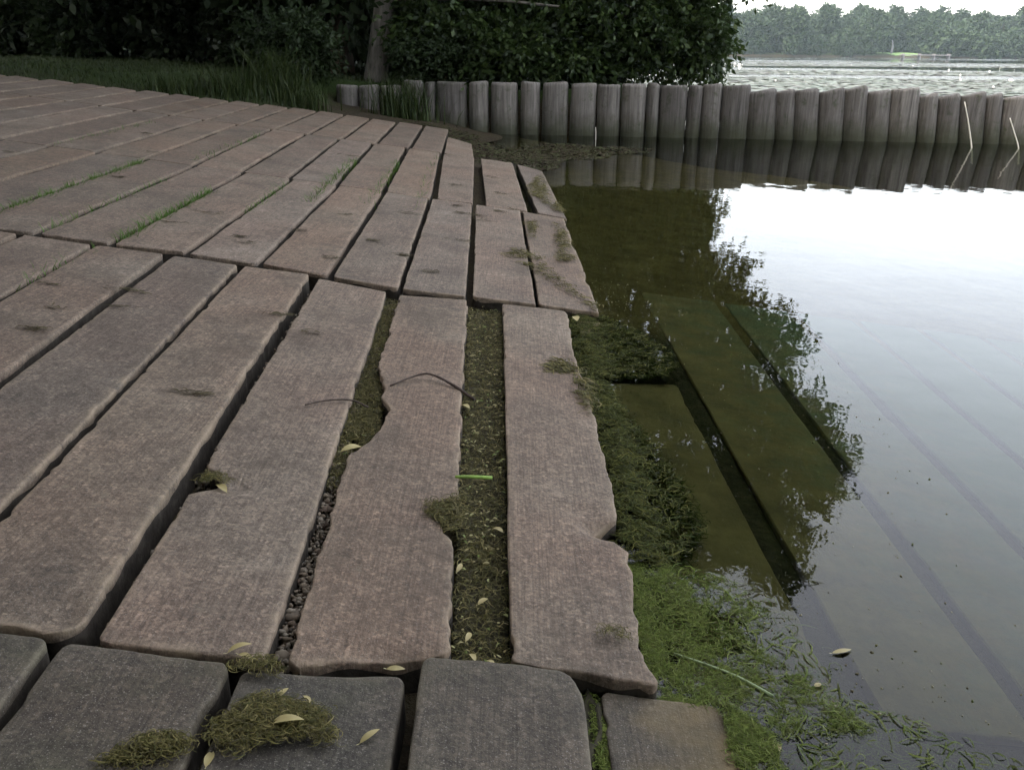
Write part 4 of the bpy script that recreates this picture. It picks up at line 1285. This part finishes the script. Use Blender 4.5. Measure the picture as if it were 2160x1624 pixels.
# ================================================================== lake beyond: lily pads, far shore
gw = np.random.default_rng(101)
n = 22000
py_ = 26 + 85 * gw.random(n) ** 1.25
px_ = py_ * gw.uniform(0.12, 0.75, n) + gw.uniform(-2, 2, n)
pat = np.sin(px_ * 0.11 + 0.5) * 0.6 + np.sin(py_ * 0.22 + px_ * 0.05) + 0.6 * np.sin(py_ * 0.5 - px_ * 0.08 + 2)
keep = (pat > -0.55) & ~((py_ > 60) & (py_ < 78)) & ((py_ < 64) | (gw.random(n) < 0.6)) & (px_ > 3.4 + 0 * py_)
px_, py_ = px_[keep], py_[keep]
n = len(px_)
an = np.linspace(0.25, 2 * math.pi - 0.25, 9)
rad = gw.uniform(0.10, 0.24, n) * (1 + 0.008 * py_)
rot = gw.uniform(0, 6.28, n)
tilt = gw.normal(0, 0.03, (n, 2))
cxv = np.cos(an[None] + rot[:, None]) * rad[:, None]
cyv = np.sin(an[None] + rot[:, None]) * rad[:, None]
zc = gw.uniform(0.004, 0.012, n)
ring = np.stack([px_[:, None] + cxv, py_[:, None] + cyv, zc[:, None] + np.abs(cxv * tilt[:, :1] + cyv * tilt[:, 1:]) + 0.004], -1)
cen = np.stack([px_, py_, zc], -1)[:, None]
pv = np.concatenate([cen, ring], 1)
fl = np.array([[0, i + 1, i + 2] for i in range(8)])
pf = (np.arange(n)[:, None, None] * 10 + fl[None]).reshape(-1, 3)
tag(link('lily_pads', mesh_np('lily_pads', pv.reshape(-1, 3), pf), M_PAD), 'lily pads spread over the lake behind the wall', 'lily pads', kind='stuff')
n = 30
fy = 30 + 55 * gw.random(n); fx = fy * gw.uniform(0.16, 0.62, n)
tag(pebbles('lily_flowers', np.stack([fx, fy], -1), 0.06, 0.06, M_FLOWER, 103), 'white water lily blossoms among the pads', 'flowers', kind='stuff')


# far trees
def far_proto(seed, h, r):
    g = np.random.default_rng(seed)
    cl = []
    for i in range(12):
        a = g.uniform(0, 6.28); hh = g.uniform(0.12, 0.86) * h
        sh = math.sin(math.pi * min(0.95, max(0.2, hh / h))) ** 0.5
        rr = r * 0.55 * sh * math.sqrt(g.random())
        s = r * g.uniform(0.38, 0.6)
        cl.append((rr * math.cos(a), rr * math.sin(a), hh, s, s, s * 0.85, 90))
    lv, lf = leaf_cloud(cl, 1.0, 6, seed + 1, 1.0)
    tr = tree_wood([(0, 0, -0.6), (0.1, 0, h * 0.3), (0, 0.1, h * 0.6), (0.1, 0, h * 0.85)], [0.4, 0.3, 0.2, 0.06], [(0.5, cl[0][:3], 0.1), (0.6, cl[1][:3], 0.1)], seed + 2, 6)
    cm = mesh_np('crown', lv, lf)
    cm.materials.append(M_FARLEAF); tr.materials.append(M_BARK2)
    return cm, tr


FAR = [far_proto(111, 12.5, 5.2), far_proto(114, 10.5, 5.0), far_proto(117, 14.0, 4.6), far_proto(120, 7.0, 4.4)]
gf_ = np.random.default_rng(125)
az = 4.0
row = 0
while az < 46:
    for k_, (dist, h0) in enumerate(((236, 3), (247, 1), (260, 0), (272, 1))):
        a = R(az + gf_.uniform(-0.5, 0.5))
        x, y = dist * math.tan(a), dist + gf_.uniform(-3, 3)
        if k_ == 0 and 21.9 < math.degrees(math.atan2(x, y)) < 23.8:
            continue
        z = float(ground_h(np.array([x]), np.array([y]))[0])
        t = put_tree('far_tree', FAR[h0 if gf_.random() < 0.7 else int(gf_.integers(0, 4))], x, y, z, gf_.uniform(0.78, 1.0), gf_.uniform(0, 6.28),
                     ['low hazy shoreline tree at the foot of the far wood', 'hazy green tree in the middle of the far wood', 'hazy blue-green tree on the skyline of the far wood',
                      'hazy blue-green tree on the skyline of the far wood'][k_], 'tree', ['shoreline trees of the far wood', 'middle trees of the far wood', 'skyline trees of the far wood', 'skyline trees of the far wood'][k_])
    az += 1.05

# far clearing with a low jetty and a hut
M_FARLAWN = mat_plain('far_meadow', (0.10, 0.17, 0.05), 0.95, 0.6, 0.3)


def patch(name, cx, cy, rx, ry, mat, lift):
    v, f = [], []
    a_ = np.linspace(0, 2 * math.pi, 25)[:-1]
    rr = 1 + 0.12 * np.sin(a_ * 3 + 1) + 0.08 * np.sin(a_ * 5)
    for s in (0.0, 0.35, 0.7, 1.0):
        for a, r in zip(a_, rr):
            x = cx + rx * r * s * math.cos(a); y = cy + ry * r * s * math.sin(a)
            v.append((x, y, float(ground_h(np.array([x]), np.array([y]))[0]) + lift - (0.12 if s == 1 else 0)))
    for i in range(3):
        for k_ in range(24):
            k2 = (k_ + 1) % 24
            f.append((i * 24 + k_, i * 24 + k2, (i + 1) * 24 + k2, (i + 1) * 24 + k_))
    return link(name, mesh_py(name, v, f, True), mat)


tag(patch('meadow', 99, 246, 6.0, 10, M_FARLAWN, 0.25), kind='structure')
jt = empty('jetty', (101, 229, 0))
tag(jt, 'low grey jetty on the far shore below the small meadow', 'jetty')


def boxm(name, x0, x1, y0, y1, z0, z1):
    v = [(x, y, z) for z in (z0, z1) for y in (y0, y1) for x in (x0, x1)]
    return mesh_py(name, v, [(0, 2, 3, 1), (4, 5, 7, 6), (0, 1, 5, 4), (2, 6, 7, 3), (0, 4, 6, 2), (1, 3, 7, 5)])


M_JET = mat_plain('grey_boards', (0.16, 0.15, 0.145), 0.8, 3, 0.2)
M_HUT = mat_plain('pale_boards', (0.11, 0.115, 0.115), 0.8, 3, 0.1)
link('deck', boxm('deck', -7, 5, -0.8, 0.8, 0.55, 0.75), M_JET, jt)
for x in (-6.5, -2.5, 1.0, 4.6):
    link('post', boxm('post', x, x + 0.25, -0.7, 0.7, -0.9, 0.95), M_JET, jt)
v, f = tube(curve_pts([(0, 0, -0.3), (0.1, 0, 1.2), (-0.05, 0, 2.2), (-0.2, 0, 2.9)], 10), np.linspace(0.3, 0.12, 10), 7, 0.1)
tag(link('dead_trunk', mesh_py('dead_trunk', v, f, True), M_HUT, None, (94.5, 236, 1.2)), 'pale dead trunk standing at the left of the far meadow', 'dead trunk')

# ================================================================== haze over the lake
k = NT('thin_haze')
pvn = k.n('VolumePrincipled')
pvn.inputs['Color'].default_value = (0.80, 0.94, 1.0, 1)
pvn.inputs['Density'].default_value = 0.00027
pvn.inputs['Anisotropy'].default_value = 0.2
M_HAZE = k.done(None, pvn.outputs[0])
hz = link('haze', boxm('haze', -890, 890, -890, 890, -3.0, 32), M_HAZE)
tag(hz, 'thin pale haze filling the air over the lake', 'haze', kind='stuff')
